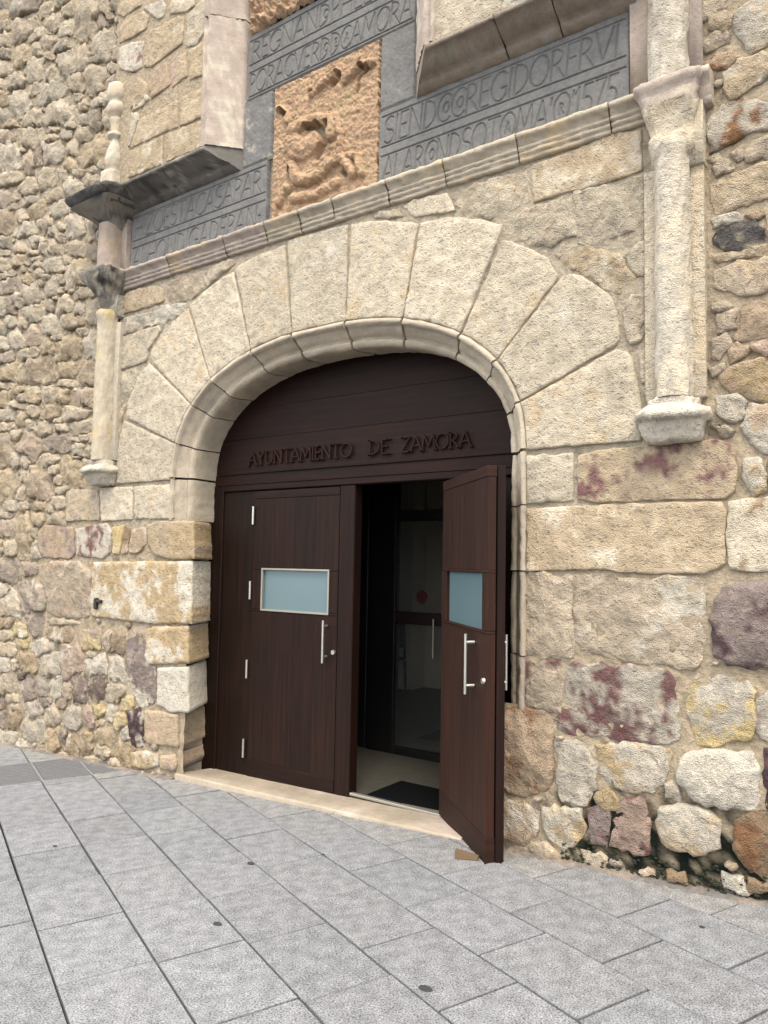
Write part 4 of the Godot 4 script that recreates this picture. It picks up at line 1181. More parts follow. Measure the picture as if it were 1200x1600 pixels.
# ---------------------------------------------------------------- arch
func arch(town: Node3D):
	var back := MeshInstance3D.new()
	var a := Node3D.new()
	a.name = "arch"
	town.add_child(a, true)
	back.free()
	var k := 0
	for v in voussoirs():
		k += 1
		var q := pv(v)
		var sh := Geometry2D.offset_polygon(q, -.003)
		put_stone("voussoir", sh[0] if sh.size() else q, {"tone": "cream", "tone2": ["pale", "sand"][k % 2], "amt": .25, "seed": k * 3.3, "rise": .009 + .004 * (k % 3), "amp": .007, "round": .008, "jag": .004, "dome": .03, "step": .028, "depth": .05}, M.lime, a)
	var joints := [3.142,2.900,2.568,2.323,1.969,1.706,1.465,1.164,0.811,0.534,0.239,0.000]
	# profile of the roll moulding: share of the way in, depth
	var prof := [[-.02, -.05], [.0, .012], [.1, .02], [.2, .016], [.25, -.012], [.32, -.026], [.46, -.044], [.6, -.07], [.68, -.094], [.73, -.082], [.84, -.088], [.95, -.1], [1.0, -.128], [.98, -.2], [.9, -.3], [.8, -.42]]
	for i in joints.size() - 1:
		var rows := []
		var n := maxi(4, int(absf(joints[i] - joints[i + 1]) / .05))
		for j in n + 1:
			var t: float = lerpf(joints[i] - .006, joints[i + 1] + .006, float(j) / n)
			var e := arch_pt(t, 1.522, .968)
			var f := arch_pt(t, 1.385, .81, -.02)
			var row := PackedVector3Array()
			for p in prof:
				var m := e.lerp(f, p[0])
				row.append(Vector3(m.x, m.y, p[1]))
			rows.append(row)
		var at := Vector3(rows[n / 2][6])
		part("moulding", skin(rows, {"tone": "mould", "tone2": "grey", "amt": .3, "seed": i * 4.1, "amp": .007, "inside": at + (at - Vector3(0, 1.9, .8)).normalized() * .5, "at": at, "caps": true}), M.fine, a, at)
	for s in [[1, [2.247, 1.945, 1.578, 1.113, .82]], [-1, [2.247, 1.915]]]:
		for i in s[1].size() - 1:
			var rows := []
			for j in 9:
				var y: float = lerpf(s[1][i] - .004, s[1][i + 1] + .004, j / 8.0)
				var row := PackedVector3Array()
				for p in prof:
					row.append(Vector3(lerpf(ARCH_X + s[0] * 1.522, -.02 + s[0] * 1.385, p[0]), y, p[1]))
				rows.append(row)
			var at := Vector3(rows[4][6])
			part("moulding", skin(rows, {"tone": "mould", "tone2": "stain" if s[0] > 0 else "grey", "amt": .25 + .1 * i, "seed": i * 4.1 + s[0], "amp": .007, "inside": at + Vector3(s[0] * .3, 0, -.4), "at": at, "caps": true}), M.fine, a, at)
	# plain reveals under the mouldings
	for s in [[-1.62, -1.47, -.3, 1.92], [1.37, 1.62, -.3, .83]]:
		block("reveal", s[0], s[1], s[2], s[3], -.45, -.02, M.fine, a, .01, tones.grey)

# ---------------------------------------------------------------- string course, columns
func run(xa: float, xb: float, prof: Array, o: Dictionary, mitre_a := 0.0, mitre_b := 0.0) -> ArrayMesh:
	var rows := []
	var n := maxi(2, int((xb - xa) / .03))
	for j in n + 1:
		var row := PackedVector3Array()
		for p in prof:
			row.append(Vector3(lerpf(xa + mitre_a * p[0], xb + mitre_b * p[0], float(j) / n), p[1], p[0] + o.get("z", 0.0)))
		rows.append(row)
	o.merge({"inside": Vector3((xa + xb) / 2, prof[0][1] + .05, -.6), "caps": true})
	return skin(rows, o)

func string_course(town: Node3D):
	var c := Node3D.new()
	c.name = "string_course"
	town.add_child(c, true)
	var prof := [[-.05, 3.915], [.018, 3.917], [.026, 3.93], [.02, 3.945], [.034, 3.95], [.036, 3.965], [.028, 3.972], [.044, 3.978], [.046, 3.992], [.038, 4.0], [.052, 4.008], [.062, 4.03], [.076, 4.036], [.078, 4.058], [.07, 4.066], [-.05, 4.078]]
	var xs := [-2.33, -1.62, -.96, -.53, -.2, .105, .555, .98, 1.465, 2.0, 2.24]
	for i in xs.size() - 1:
		var at := Vector3((xs[i] + xs[i + 1]) / 2, 4, 0)
		part("course_block", run(xs[i] + .004, xs[i + 1] - .004, prof, {"tone": "rose" if i < 3 else "mould", "tone2": "sand", "amt": .3, "seed": i * 5.3, "amp": .008, "at": at}), M.fine, c, at)

# D-shaped body built up in levels: y, half width, depth, squareness
func stack(cx: float, levels: Array, o: Dictionary, zb := -.05, full := false) -> ArrayMesh:
	var rows := []
	var n := 36
	for l in levels:
		var row := PackedVector3Array()
		for i in n + (0 if full else 1):
			var t: float = (TAU if full else PI) * i / n
			var p: float = 2.0 / l[3]
			var x: float = signf(cos(t)) * pow(absf(cos(t)), p) * l[1]
			var z: float = signf(sin(t)) * pow(absf(sin(t)), p) * l[2]
			row.append(Vector3(cx + x, l[0], zb + z))
		rows.append(row)
	o.merge({"inside": Vector3(cx, (levels[0][0] + levels[-1][0]) / 2, zb), "loop": full, "caps": true})
	return skin(rows, o)

func fill(levels: Array, d: float) -> Array:
	var r := []
	for i in levels.size() - 1:
		var n := maxi(1, int(absf(levels[i][0] - levels[i + 1][0]) / d))
		for k in n:
			var q := []
			for j in 4:
				q.append(lerpf(levels[i][j], levels[i + 1][j], float(k) / n))
			r.append(q)
	r.append(levels[-1])
	return r

func columns(town: Node3D):
	for s in [1, -1]:
		var c := Node3D.new()
		c.name = "engaged_column"
		town.add_child(c, true)
		var x := 2.318 if s > 0 else -2.39
		var at := Vector3(x, 3, 0)
		var tone := "cream" if s > 0 else "pale"
		var strip := run(x - .145, x + .145, [[-.05, 2.44], [.03, 2.44], [.036, 2.45], [.036, 2.7], [.036, 3.0], [.036, 3.3], [.036, 3.62], [.03, 3.64], [-.05, 3.64]], {"tone": tone, "tone2": "sand", "amt": .35, "seed": s * 2.0, "amp": .008, "at": at})
		part("pilaster", strip, M.lime if s > 0 else M.fine, c, at)
		part("column_shaft", stack(x, fill([[2.44, .087, .13, 2.2], [3.0, .087, .13, 2.2], [3.66, .083, .125, 2.2], [3.69, .098, .14, 2.2], [3.72, .098, .14, 2.2], [3.74, .083, .125, 2.2]], .04), {"tone": "pale" if s > 0 else "cream", "tone2": "cream" if s > 0 else "yellow", "amt": .3, "seed": s * 3.0, "amp": .008, "at": at}, .02), M.lime if s > 0 else M.fine, c, at)
		var base := [[2.225, .02, .02, 3], [2.23, .13, .14, 5], [2.27, .14, .165, 6], [2.31, .15, .19, 6], [2.325, .155, .2, 5], [2.33, .17, .235, 4], [2.35, .18, .245, 4], [2.385, .165, .22, 3], [2.4, .14, .19, 2.6], [2.41, .13, .175, 2.4], [2.425, .135, .185, 2.4], [2.44, .13, .175, 2.4], [2.45, .1, .14, 2.2]]
		part("corbel_base", stack(x - .01, fill(base, .02), {"tone": "white", "tone2": "pale", "amt": .4, "seed": s * 5.0, "amp": .012, "at": at}), M.lime, c, at)
		if s > 0:
			part("capital", stack(x, fill([[3.64, .09, .14, 2.4], [3.66, .105, .17, 3], [3.76, .115, .18, 4], [3.78, .11, .17, 4], [3.88, .125, .19, 6], [3.92, .13, .2, 6]], .03), {"tone": "cream", "tone2": "sand", "amt": .3, "seed": 8.0, "amp": .016, "at": at}), M.lime, c, at)
			part("backing_block", run(x + .06, x + .15, [[-.05, 3.6], [.06, 3.6], [.062, 3.75], [.06, 3.92], [-.05, 3.92]], {"tone": "cream", "tone2": "tan", "amt": .3, "seed": 9.0, "amp": .01, "at": at}), M.lime, c, at)
			part("abacus", stack(x - .005, fill([[3.9, .115, .15, 9], [3.915, .125, .162, 9], [3.92, .118, .155, 9], [3.945, .136, .176, 9], [3.95, .128, .168, 9], [3.975, .147, .187, 9], [3.98, .14, .18, 9], [4.0, .156, .194, 9], [4.02, .168, .204, 9], [4.045, .17, .207, 9], [4.055, .155, .19, 9]], .02), {"tone": "rose", "tone2": "mould", "amt": .3, "seed": 10.0, "amp": .008, "at": at}), M.fine, c, at)
			part("abacus", run(x + .1, x + .19, [[-.05, 3.9], [.04, 3.9], [.055, 3.93], [.05, 3.94], [.075, 3.97], [.07, 3.98], [.1, 4.02], [.11, 4.03], [.11, 4.06], [-.05, 4.075]], {"tone": "rose", "tone2": "mould", "amt": .3, "seed": 11.0, "amp": .006, "at": at}), M.fine, c, at)
			var up := Vector3(x, 5, 0)
			part("upper_shaft", stack(x - .02, fill([[4.03, .104, .122, 2], [4.1, .1, .118, 2], [6.0, .1, .118, 2]], .06), {"tone": "pale", "tone2": "white", "amt": .4, "seed": 12.0, "amp": .007, "at": up}, .02), M.lime, c, up)
			part("upper_pilaster", run(2.1, 2.46, [[-.05, 4.07], [.02, 4.07], [.022, 4.4], [.022, 5.0], [.02, 6.0], [-.05, 6.0]], {"tone": "rose", "tone2": "tan", "amt": .4, "seed": 13.0, "amp": .005, "at": up}), M.fine, c, up)
		else:
			part("capital", stack(x, fill([[3.74, .09, .13, 2.3], [3.8, .1, .15, 2.6], [3.86, .115, .17, 3], [3.93, .16, .23, 4], [4.0, .2, .29, 6], [4.05, .215, .31, 7], [4.07, .21, .3, 7], [4.08, .17, .25, 6]], .02), {"tone": "ash", "tone2": "pale", "amt": .35, "seed": 14.0, "amp": .014, "dirt": -.32, "at": at}), M.rough, c, at)
			part("capital_block", run(x - .02, x + .14, [[-.05, 3.68], [.05, 3.68], [.07, 3.74], [.06, 3.86], [-.05, 3.86]], {"tone": "white", "tone2": "pale", "amt": .3, "seed": 15.0, "amp": .014, "at": at}), M.rough, c, at)
			var up := Vector3(x, 4.3, 0)
			part("upper_shaft", stack(x, fill([[4.07, .105, .15, 2.3], [4.5, .1, .145, 2.3]], .04), {"tone": "rose", "tone2": "tan", "amt": .4, "seed": 16.0, "amp": .006, "at": up}, .02), M.fine, c, up)
			part("upper_pilaster", run(x - .16, x + .175, [[-.05, 4.07], [.03, 4.07], [.03, 4.3], [.03, 4.56], [-.05, 4.56]], {"tone": "rose", "tone2": "mould", "amt": .4, "seed": 17.0, "amp": .005, "at": up}), M.fine, c, up)
			part("upper_capital", stack(x + .01, fill([[4.46, .11, .16, 2.5], [4.52, .15, .2, 4], [4.58, .22, .3, 6], [4.63, .3, .37, 9]], .02), {"tone": "ash", "tone2": "dark", "amt": .4, "seed": 18.0, "amp": .008, "dirt": -.3, "at": up}), M.fine, c, up)

# ---------------------------------------------------------------- projecting bays above, with their moulded ledges
func prism(pts: PackedVector2Array, y0: float, y1: float, o: Dictionary) -> ArrayMesh:
	var rows := []
	var n := maxi(2, int((y1 - y0) / .05))
	for j in n + 1:
		var row := PackedVector3Array()
		for p in pts:
			row.append(Vector3(p.x, lerpf(y0, y1, float(j) / n), p.y))
		rows.append(row)
	o.merge({"caps": true})
	return skin(rows, o)

func upper_bays(town: Node3D):
	var b := Node3D.new()
	b.name = "upper_bay"
	town.add_child(b, true)
	var core := bar(Vector3(1.24, 3.9, .24), .01, tones.mortar)
	part("bay_wall", core, M.mortar, b, Vector3(-1.66, 6.68, .045))
	part("bay_wall", bar(Vector3(1.2, 3.9, .2), .01, tones.cream), M.lime, b, Vector3(1.62, 6.68, .07))
	for a in [[.95, 4.745, 1.42, 5.05, "cream"], [1.43, 4.745, 2.06, 5.06, "pale"], [.95, 5.06, 1.8, 5.5, "sand"]]:
		put_stone("ashlar_block", pv([a[0], a[1], a[2], a[1], a[2], a[3], a[0], a[3]]), {"tone": a[4], "tone2": "grey", "amt": .3, "seed": a[0] * 7, "rise": .012, "amp": .006, "round": .012, "z": .17}, M.lime, b)
	# moulded corner jambs
	for s in [-1, 1]:
		var q := PackedVector2Array()
		for p in [[.25, -.05], [.25, .185], [.245, .205], [.23, .212], [.225, .195], [.215, .19], [.2, .2], [.175, .205], [.16, .18], [.13, .16], [.115, .13], [.1, .125], [.085, .1], [.06, .085], [.05, .05], [.03, .045], [.015, .02], [0, .012], [0, -.05]]:
			q.append(Vector2((-.852 - p[0]) if s < 0 else (.735 + p[0]), p[1]))
		var at := Vector3(q[8].x, 6, .1)
		for y in [[4.742, 5.77], [5.776, 7.2]]:
			part("jamb_moulding", prism(q, y[0], y[1], {"tone": "rose", "tone2": "pale", "amt": .3, "seed": s * 6.0 + y[0], "amp": .006, "inside": Vector3(-1.1 if s < 0 else .98, (y[0] + y[1]) / 2, .06), "at": at}), M.fine, b, at)
	var prof := [[-.04, 4.575], [.012, 4.58], [.03, 4.6], [.05, 4.612], [.056, 4.628], [.085, 4.638], [.125, 4.655], [.16, 4.68], [.19, 4.7], [.2, 4.702], [.21, 4.705], [.212, 4.728], [.2, 4.735], [-.04, 4.745]]
	for a in [[-2.3, -1.55, 0.0, 0.0, -.3], [-1.545, -.858, 0.0, -.91, -.36], [.737, 1.385, .91, 0.0, -.7], [1.392, 1.72, 0.0, 0.0, -.7], [1.727, 2.13, 0.0, 0.0, -.7]]:
		var at := Vector3((a[0] + a[1]) / 2, 4.65, .1)
		part("ledge_block", run(a[0], a[1], prof, {"tone": "dark" if a[0] < 0 else "stain", "tone2": "ash", "amt": .2, "seed": a[0] * 3, "amp": .006, "dirt": a[4] - .2, "at": at}, a[2], a[3]), M.fine, b, at)
	part("ledge_block", stack(-2.38, fill([[4.6, .26, .3, 9], [4.64, .3, .36, 9], [4.68, .33, .4, 10], [4.7, .335, .41, 10], [4.72, .32, .4, 10], [4.73, .28, .35, 8]], .02), {"tone": "dark", "tone2": "soot", "amt": .4, "seed": 31.0, "amp": .012, "at": Vector3(-2.38, 4.65, 0)}), M.rough, b, Vector3(-2.38, 4.65, 0))
	# little baluster standing on the corner
	var f := [[4.72, 0.092, 0.092, 5], [4.86, 0.088, 0.088, 5], [4.88, 0.092, 0.092, 4], [4.9, 0.042, 0.042, 2], [4.93, 0.071, 0.071, 2], [5.0, 0.084, 0.084, 2], [5.08, 0.071, 0.071, 2], [5.16, 0.042, 0.042, 2], [5.19, 0.038, 0.038, 2], [5.2, 0.071, 0.071, 2], [5.225, 0.071, 0.071, 2], [5.235, 0.042, 0.042, 2], [5.3, 0.046, 0.046, 2], [5.36, 0.059, 0.059, 2], [5.38, 0.050, 0.050, 2], [5.4, 0.076, 0.076, 2], [5.45, 0.088, 0.088, 2], [5.49, 0.076, 0.076, 2], [5.51, 0.059, 0.059, 2], [5.55, 0.084, 0.084, 2], [5.61, 0.088, 0.088, 2], [5.66, 0.076, 0.076, 2], [5.69, 0.034, 0.034, 2]]
	part("baluster_finial", stack(-2.24, fill(f, .02), {"tone": "pale", "tone2": "grey", "amt": .3, "seed": 21.0, "amp": .006, "at": Vector3(-2.24, 5.1, .16)}, .16, true), M.fine, b, Vector3(-2.24, 5.1, .16))

# ---------------------------------------------------------------- carved letters
func arc(cx: float, cy: float, rx: float, ry: float, a0: float, a1: float) -> Array:
	var r := []
	var n := maxi(4, int(absf(a1 - a0) / 24.0))
	for i in n + 1:
		var t := deg_to_rad(lerpf(a0, a1, float(i) / n))
		r.append(Vector2(cx + cos(t) * rx, cy + sin(t) * ry))
	return r

func ln(a: Array) -> Array:
	var r := []
	for i in a.size() / 2:
		r.append(Vector2(a[i * 2], a[i * 2 + 1]))
	return r

# strokes of a Roman capital, one unit high: [advance, strokes]
func glyph(ch: String) -> Array:
	match ch:
		"A": return [.8, [ln([.02, 0, .38, 1, .74, 0]), ln([.16, .36, .6, .36])]]
		"C": return [.72, [arc(.42, .5, .4, .5, 48, 312)]]
		"D": return [.74, [ln([.08, 0, .08, 1]), arc(.08, .5, .58, .5, 90, -90)]]
		"E": return [.56, [ln([.48, 1, .08, 1, .08, 0, .5, 0]), ln([.08, .52, .4, .52])]]
		"F": return [.54, [ln([.48, 1, .08, 1, .08, 0]), ln([.08, .52, .4, .52])]]
		"G": return [.82, [arc(.44, .5, .4, .5, 48, 320), ln([.52, .42, .76, .42, .76, .08])]]
		"H": return [.78, [ln([.08, 0, .08, 1]), ln([.68, 0, .68, 1]), ln([.08, .5, .68, .5])]]
		"I": return [.24, [ln([.1, 0, .1, 1])]]
		"L": return [.54, [ln([.08, 1, .08, 0, .5, 0])]]
		"M": return [.94, [ln([.02, 0, .14, 1, .45, .25, .76, 1, .88, 0])]]
		"N": return [.8, [ln([.08, 0, .08, 1, .68, 0, .68, 1])]]
		"O": return [.9, [arc(.43, .5, .41, .5, 0, 360)]]
		"P": return [.58, [ln([.08, 0, .08, 1]), arc(.08, .74, .42, .26, 90, -90)]]
		"R": return [.66, [ln([.08, 0, .08, 1]), arc(.08, .74, .42, .26, 90, -90), ln([.24, .48, .62, 0])]]
		"S": return [.6, [arc(.3, .75, .25, .25, 40, 270), arc(.3, .25, .27, .25, 90, -140)]]
		"T": return [.72, [ln([.02, 1, .68, 1]), ln([.35, 0, .35, 1])]]
		"U": return [.78, [ln([.08, 1, .08, .35]), arc(.38, .32, .3, .32, 180, 360), ln([.68, .35, .68, 1])]]
		"V": return [.76, [ln([.02, 1, .36, 0, .7, 1])]]
		"Y": return [.72, [ln([.02, 1, .35, .48, .68, 1]), ln([.35, .48, .35, 0])]]
		"Z": return [.68, [ln([.06, 1, .62, 1, .04, 0, .64, 0])]]
		"1": return [.3, [ln([.0, .8, .14, 1, .14, 0])]]
		"5": return [.6, [ln([.5, 1, .14, 1, .1, .56]), arc(.24, .3, .28, .3, 110, -120)]]
		"7": return [.58, [ln([.04, 1, .54, 1, .16, 0])]]
		"'": return [.2, [ln([.08, .95, .05, .72])]]
		".": return [.24, [ln([.06, .5, .16, .5])]]
	return [.4, []]

func serifs(strokes: Array, w: float) -> Array:
	var r := strokes.duplicate()
	for s in strokes:
		for p in [s[0], s[-1]]:
			if (p.y < .01 or p.y > .99) and s[0].distance_to(s[-1]) > .05:
				r.append([p - Vector2(w, 0), p + Vector2(w, 0)])
	return r

# lays out a line of capitals; a small letter in round brackets is cut inside the one before it
func letters(text: String, x: float, y: float, h: float, width: float, slant: float) -> Array:
	var total := 0.0
	var i := 0
	while i < text.length():
		if text[i] == "(":
			i += 3
			continue
		total += glyph(text[i])[0]
		i += 1
	var k := width / total
	var out := []
	i = 0
	var at := x
	var last := x
	while i < text.length():
		if text[i] == "(":
			for s in glyph(text[i + 1])[1]:
				var r := []
				for p in s:
					r.append(Vector2(last + (.3 + p.x * .36) * k + (.32 + p.y * .36) * slant * h, y + (.32 + p.y * .36) * h))
				out.append(r)
			i += 3
			continue
		var g := glyph(text[i])
		for s in g[1]:
			var r := []
			for p in s:
				r.append(Vector2(at + p.x * k + p.y * slant * h, y + p.y * h))
			out.append(r)
		last = at
		at += g[0] * k
		i += 1
	return out

# a stone plate whose face is a field of heights: cut strokes, pits and unevenness are real relief
func plate(x0: float, x1: float, y0: float, y1: float, z: float, cell: float, cuts: Array, o: Dictionary) -> Array:
	var nx := int((x1 - x0) / cell)
	var ny := int((y1 - y0) / cell)
	var sx := (x1 - x0) / nx
	var sy := (y1 - y0) / ny
	var h := PackedFloat32Array()
	h.resize((nx + 1) * (ny + 1))
	var amp: float = o.get("amp", .0015)
	for j in ny + 1:
		for i in nx + 1:
			var x := x0 + i * sx
			var y := y0 + j * sy
			h[j * (nx + 1) + i] = amp * (nb.get_noise_2d(x, y) + nc.get_noise_2d(x, y) * .8)
	# each cut: [polyline, half width, depth (below zero stands proud)]
	for c in cuts:
		var w: float = c[1]
		for k in c[0].size() - 1:
			var a: Vector2 = c[0][k]
			var b: Vector2 = c[0][k + 1]
			var i0 := clampi(int((minf(a.x, b.x) - w - x0) / sx), 0, nx)
			var i1 := clampi(int((maxf(a.x, b.x) + w - x0) / sx) + 1, 0, nx)
			var j0 := clampi(int((minf(a.y, b.y) - w - y0) / sy), 0, ny)
			var j1 := clampi(int((maxf(a.y, b.y) + w - y0) / sy) + 1, 0, ny)
			for j in range(j0, j1 + 1):
				for i in range(i0, i1 + 1):
					var p := Vector2(x0 + i * sx, y0 + j * sy)
					var q := Geometry2D.get_closest_point_to_segment(p, a, b)
					var d := p.distance_to(q) / w
					if d < 1.0:
						var at := j * (nx + 1) + i
						var base: float = amp * (nb.get_noise_2d(p.x, p.y) + nc.get_noise_2d(p.x, p.y) * .8)
						if c[2] > 0.0:
							h[at] = minf(h[at], base - c[2] * minf(1.0, (1.0 - d) * 1.6))
						else:
							h[at] = maxf(h[at], base - c[2] * .85 * sqrt(1.0 - d * d))
	var extra = o.get("field")
	var c0 := Vector2((x0 + x1) / 2, (y0 + y1) / 2)
	var vs := PackedVector3Array()
	var ns := PackedVector3Array()
	var cs := PackedColorArray()
	var ix := PackedInt32Array()
	var t1: Color = tones[o.tone]
	var t2: Color = tones[o.tone2]
	if extra:
		for j in ny + 1:
			for i in nx + 1:
				h[j * (nx + 1) + i] += extra.call(x0 + i * sx, y0 + j * sy)
	for j in ny + 1:
		for i in nx + 1:
			var at := j * (nx + 1) + i
			var edge := 0.0 if i > 0 and j > 0 and i < nx and j < ny else -.03
			var x := x0 + i * sx
			var y := y0 + j * sy
			vs.append(Vector3(x - c0.x, y - c0.y, h[at] + edge))
			var dx := (h[j * (nx + 1) + mini(i + 1, nx)] - h[j * (nx + 1) + maxi(i - 1, 0)]) / (2 * sx)
			var dy := (h[mini(j + 1, ny) * (nx + 1) + i] - h[maxi(j - 1, 0) * (nx + 1) + i]) / (2 * sy)
			ns.append(Vector3(-dx, -dy, 1).normalized())
			cs.append(tint(t1, t2, o.get("amt", .2), Vector3(x, y, 5), 2.0))
	for j in ny:
		for i in nx:
			var a := j * (nx + 1) + i
			ix.append_array([a, a + nx + 1, a + 1, a + 1, a + nx + 1, a + nx + 2])
	var arr := []
	arr.resize(Mesh.ARRAY_MAX)
	arr[Mesh.ARRAY_VERTEX] = vs
	arr[Mesh.ARRAY_NORMAL] = ns
	arr[Mesh.ARRAY_COLOR] = cs
	arr[Mesh.ARRAY_INDEX] = ix
	var m := ArrayMesh.new()
	m.add_surface_from_arrays(Mesh.PRIMITIVE_TRIANGLES, arr)
	return [m, Vector3(c0.x, c0.y, z)]

func inscription(x0: float, x1: float, y0: float, y1: float, lines: Array, town: Node3D, top_first := 0.0):
	var cuts := []
	var hh := (y1 - y0) / 2.0
	for k in lines.size():
		var yb: float = y1 - hh * (k + 1) + .035
		for s in letters(lines[k][0], x0 + lines[k][1], yb, hh - .095, lines[k][2], .1):
			cuts.append([s, .0078, .0085])
		for y in [yb - .016, yb + hh - .078]:
			if y > y0 + .012 and y < y1 - .008:
				cuts.append([[Vector2(x0 + .02, y), Vector2(x1 - .02, y)], .006, .009])
	var p := plate(x0, x1, y0, y1, .0, .0036, cuts, {"tone": "slab", "tone2": "dark", "amt": .15, "amp": .0012})
	part("inscription_plaque", p[0], M.slate, town, p[1])

func plaques(town: Node3D):
	inscription(-2.19, -.575, 4.045, 4.58, [["HIZOESTACASAPAR", .03, 1.52], ["ALHONDIGADEPAN.", .01, 1.54]], town)
	inscription(.444, 2.09, 4.045, 4.585, [["SIENDC(O)C(O)REGIDORFRVI", .03, 1.56], ["ALARC(O)NDSOTO(A)MA'O(R)'1575", .02, 1.56]], town)
	inscription(-.82, .715, 5.115, 5.62, [["REGNAND(O)PHELIPOS", .03, 1.5], ["PORACVERD(O)D(E)C(A)AMORA", .01, 1.5]], town)
	for a in [[-.84, -.54, 4.59, 5.105], [.447, .72, 4.595, 5.105]]:
		var p := plate(a[0], a[1], a[2], a[3], .004, .008, [], {"tone": "slab", "tone2": "ash", "amt": .12, "amp": .003})
		part("blank_slab", p[0], M.slate, town, p[1])
	# weathered sandstone relief with the worn shield and scrolls
	var ridges := []
	for a in [[[-.33, 4.72, -.21, 4.73, -.09, 4.715], .05, -.05], [[-.06, 4.7, .0, 4.68, .04, 4.63, .03, 4.56], .045, -.05], [[-.33, 4.62, -.27, 4.55, -.2, 4.53, -.12, 4.56], .08, -.045], [[-.33, 4.44, -.27, 4.33, -.16, 4.29, -.06, 4.3, .02, 4.36], .045, -.06],
		[[.07, 4.69, .11, 4.55, .106, 4.42], .022, -.03], [[-.04, 4.3, .05, 4.35, .13, 4.36, .2, 4.3, .24, 4.22], .035, -.055], [[.2, 4.36, .27, 4.33, .31, 4.2], .028, -.05], [[-.44, 4.2, -.38, 4.3, -.35, 4.28], .035, -.05], [[-.3, 4.2, -.1, 4.17, .1, 4.2], .04, -.04],
		[[.15, 4.92, .28, 4.97, .38, 4.95], .035, -.045], [[-.15, 4.93, -.02, 4.98, .06, 5.0], .035, -.04], [[-.47, 4.93, -.4, 4.86, -.37, 4.8], .03, -.04]]:
		ridges.append([ln(a[0]), a[1], a[2]])
	for a in [[[-.1, 4.67, -.03, 4.6, -.02, 4.53, -.09, 4.45], .032, .05], [[-.2, 4.69, -.12, 4.67], .02, .045], [[.08, 4.99, .09, 4.95, .03, 4.93], .022, .06], [[-.18, 4.955, -.15, 4.945], .02, .05], [[.34, 4.93, .27, 4.89, .25, 4.8], .018, .04], [[-.45, 4.9, -.4, 4.85], .022, .05], [[.28, 4.965, .3, 4.95], .018, .05], [[.0, 4.66, .01, 4.63], .016, .045], [[.14, 4.27, .17, 4.24], .02, .04], [[-.33, 4.42, -.34, 4.36], .012, .035]]:
		ridges.append([ln(a[0]), a[1], a[2]])
	var field := func(x: float, y: float) -> float:
		return .009 * nb.get_noise_2d(x * 1.3, y * 1.8) + .0045 * nc.get_noise_2d(x * .8, y) - .008 * (nr.get_noise_2d(x * 2.4, y * 2.4) + .5)
	var p := plate(-.525, .435, 4.05, 5.1, .0, .006, ridges, {"tone": "relief", "tone2": "ochre", "amt": .2, "amp": .004, "field": field})
	part("relief_panel", p[0], M.relief, town, p[1])
	p = plate(-.79, .1, 5.63, 6.3, .03, .01, [], {"tone": "relief", "tone2": "rust", "amt": .15, "amp": .01, "field": func(x, y): return .05 * nb.get_noise_2d(x * .8, y * .8) + .03 * nc.get_noise_2d(x * .5, y * .5)})
	part("relief_fragment", p[0], M.relief, town, p[1])

# ---------------------------------------------------------------- doors
const DZ := -.35

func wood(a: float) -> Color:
	return Color(.092, .041, .0272) * a

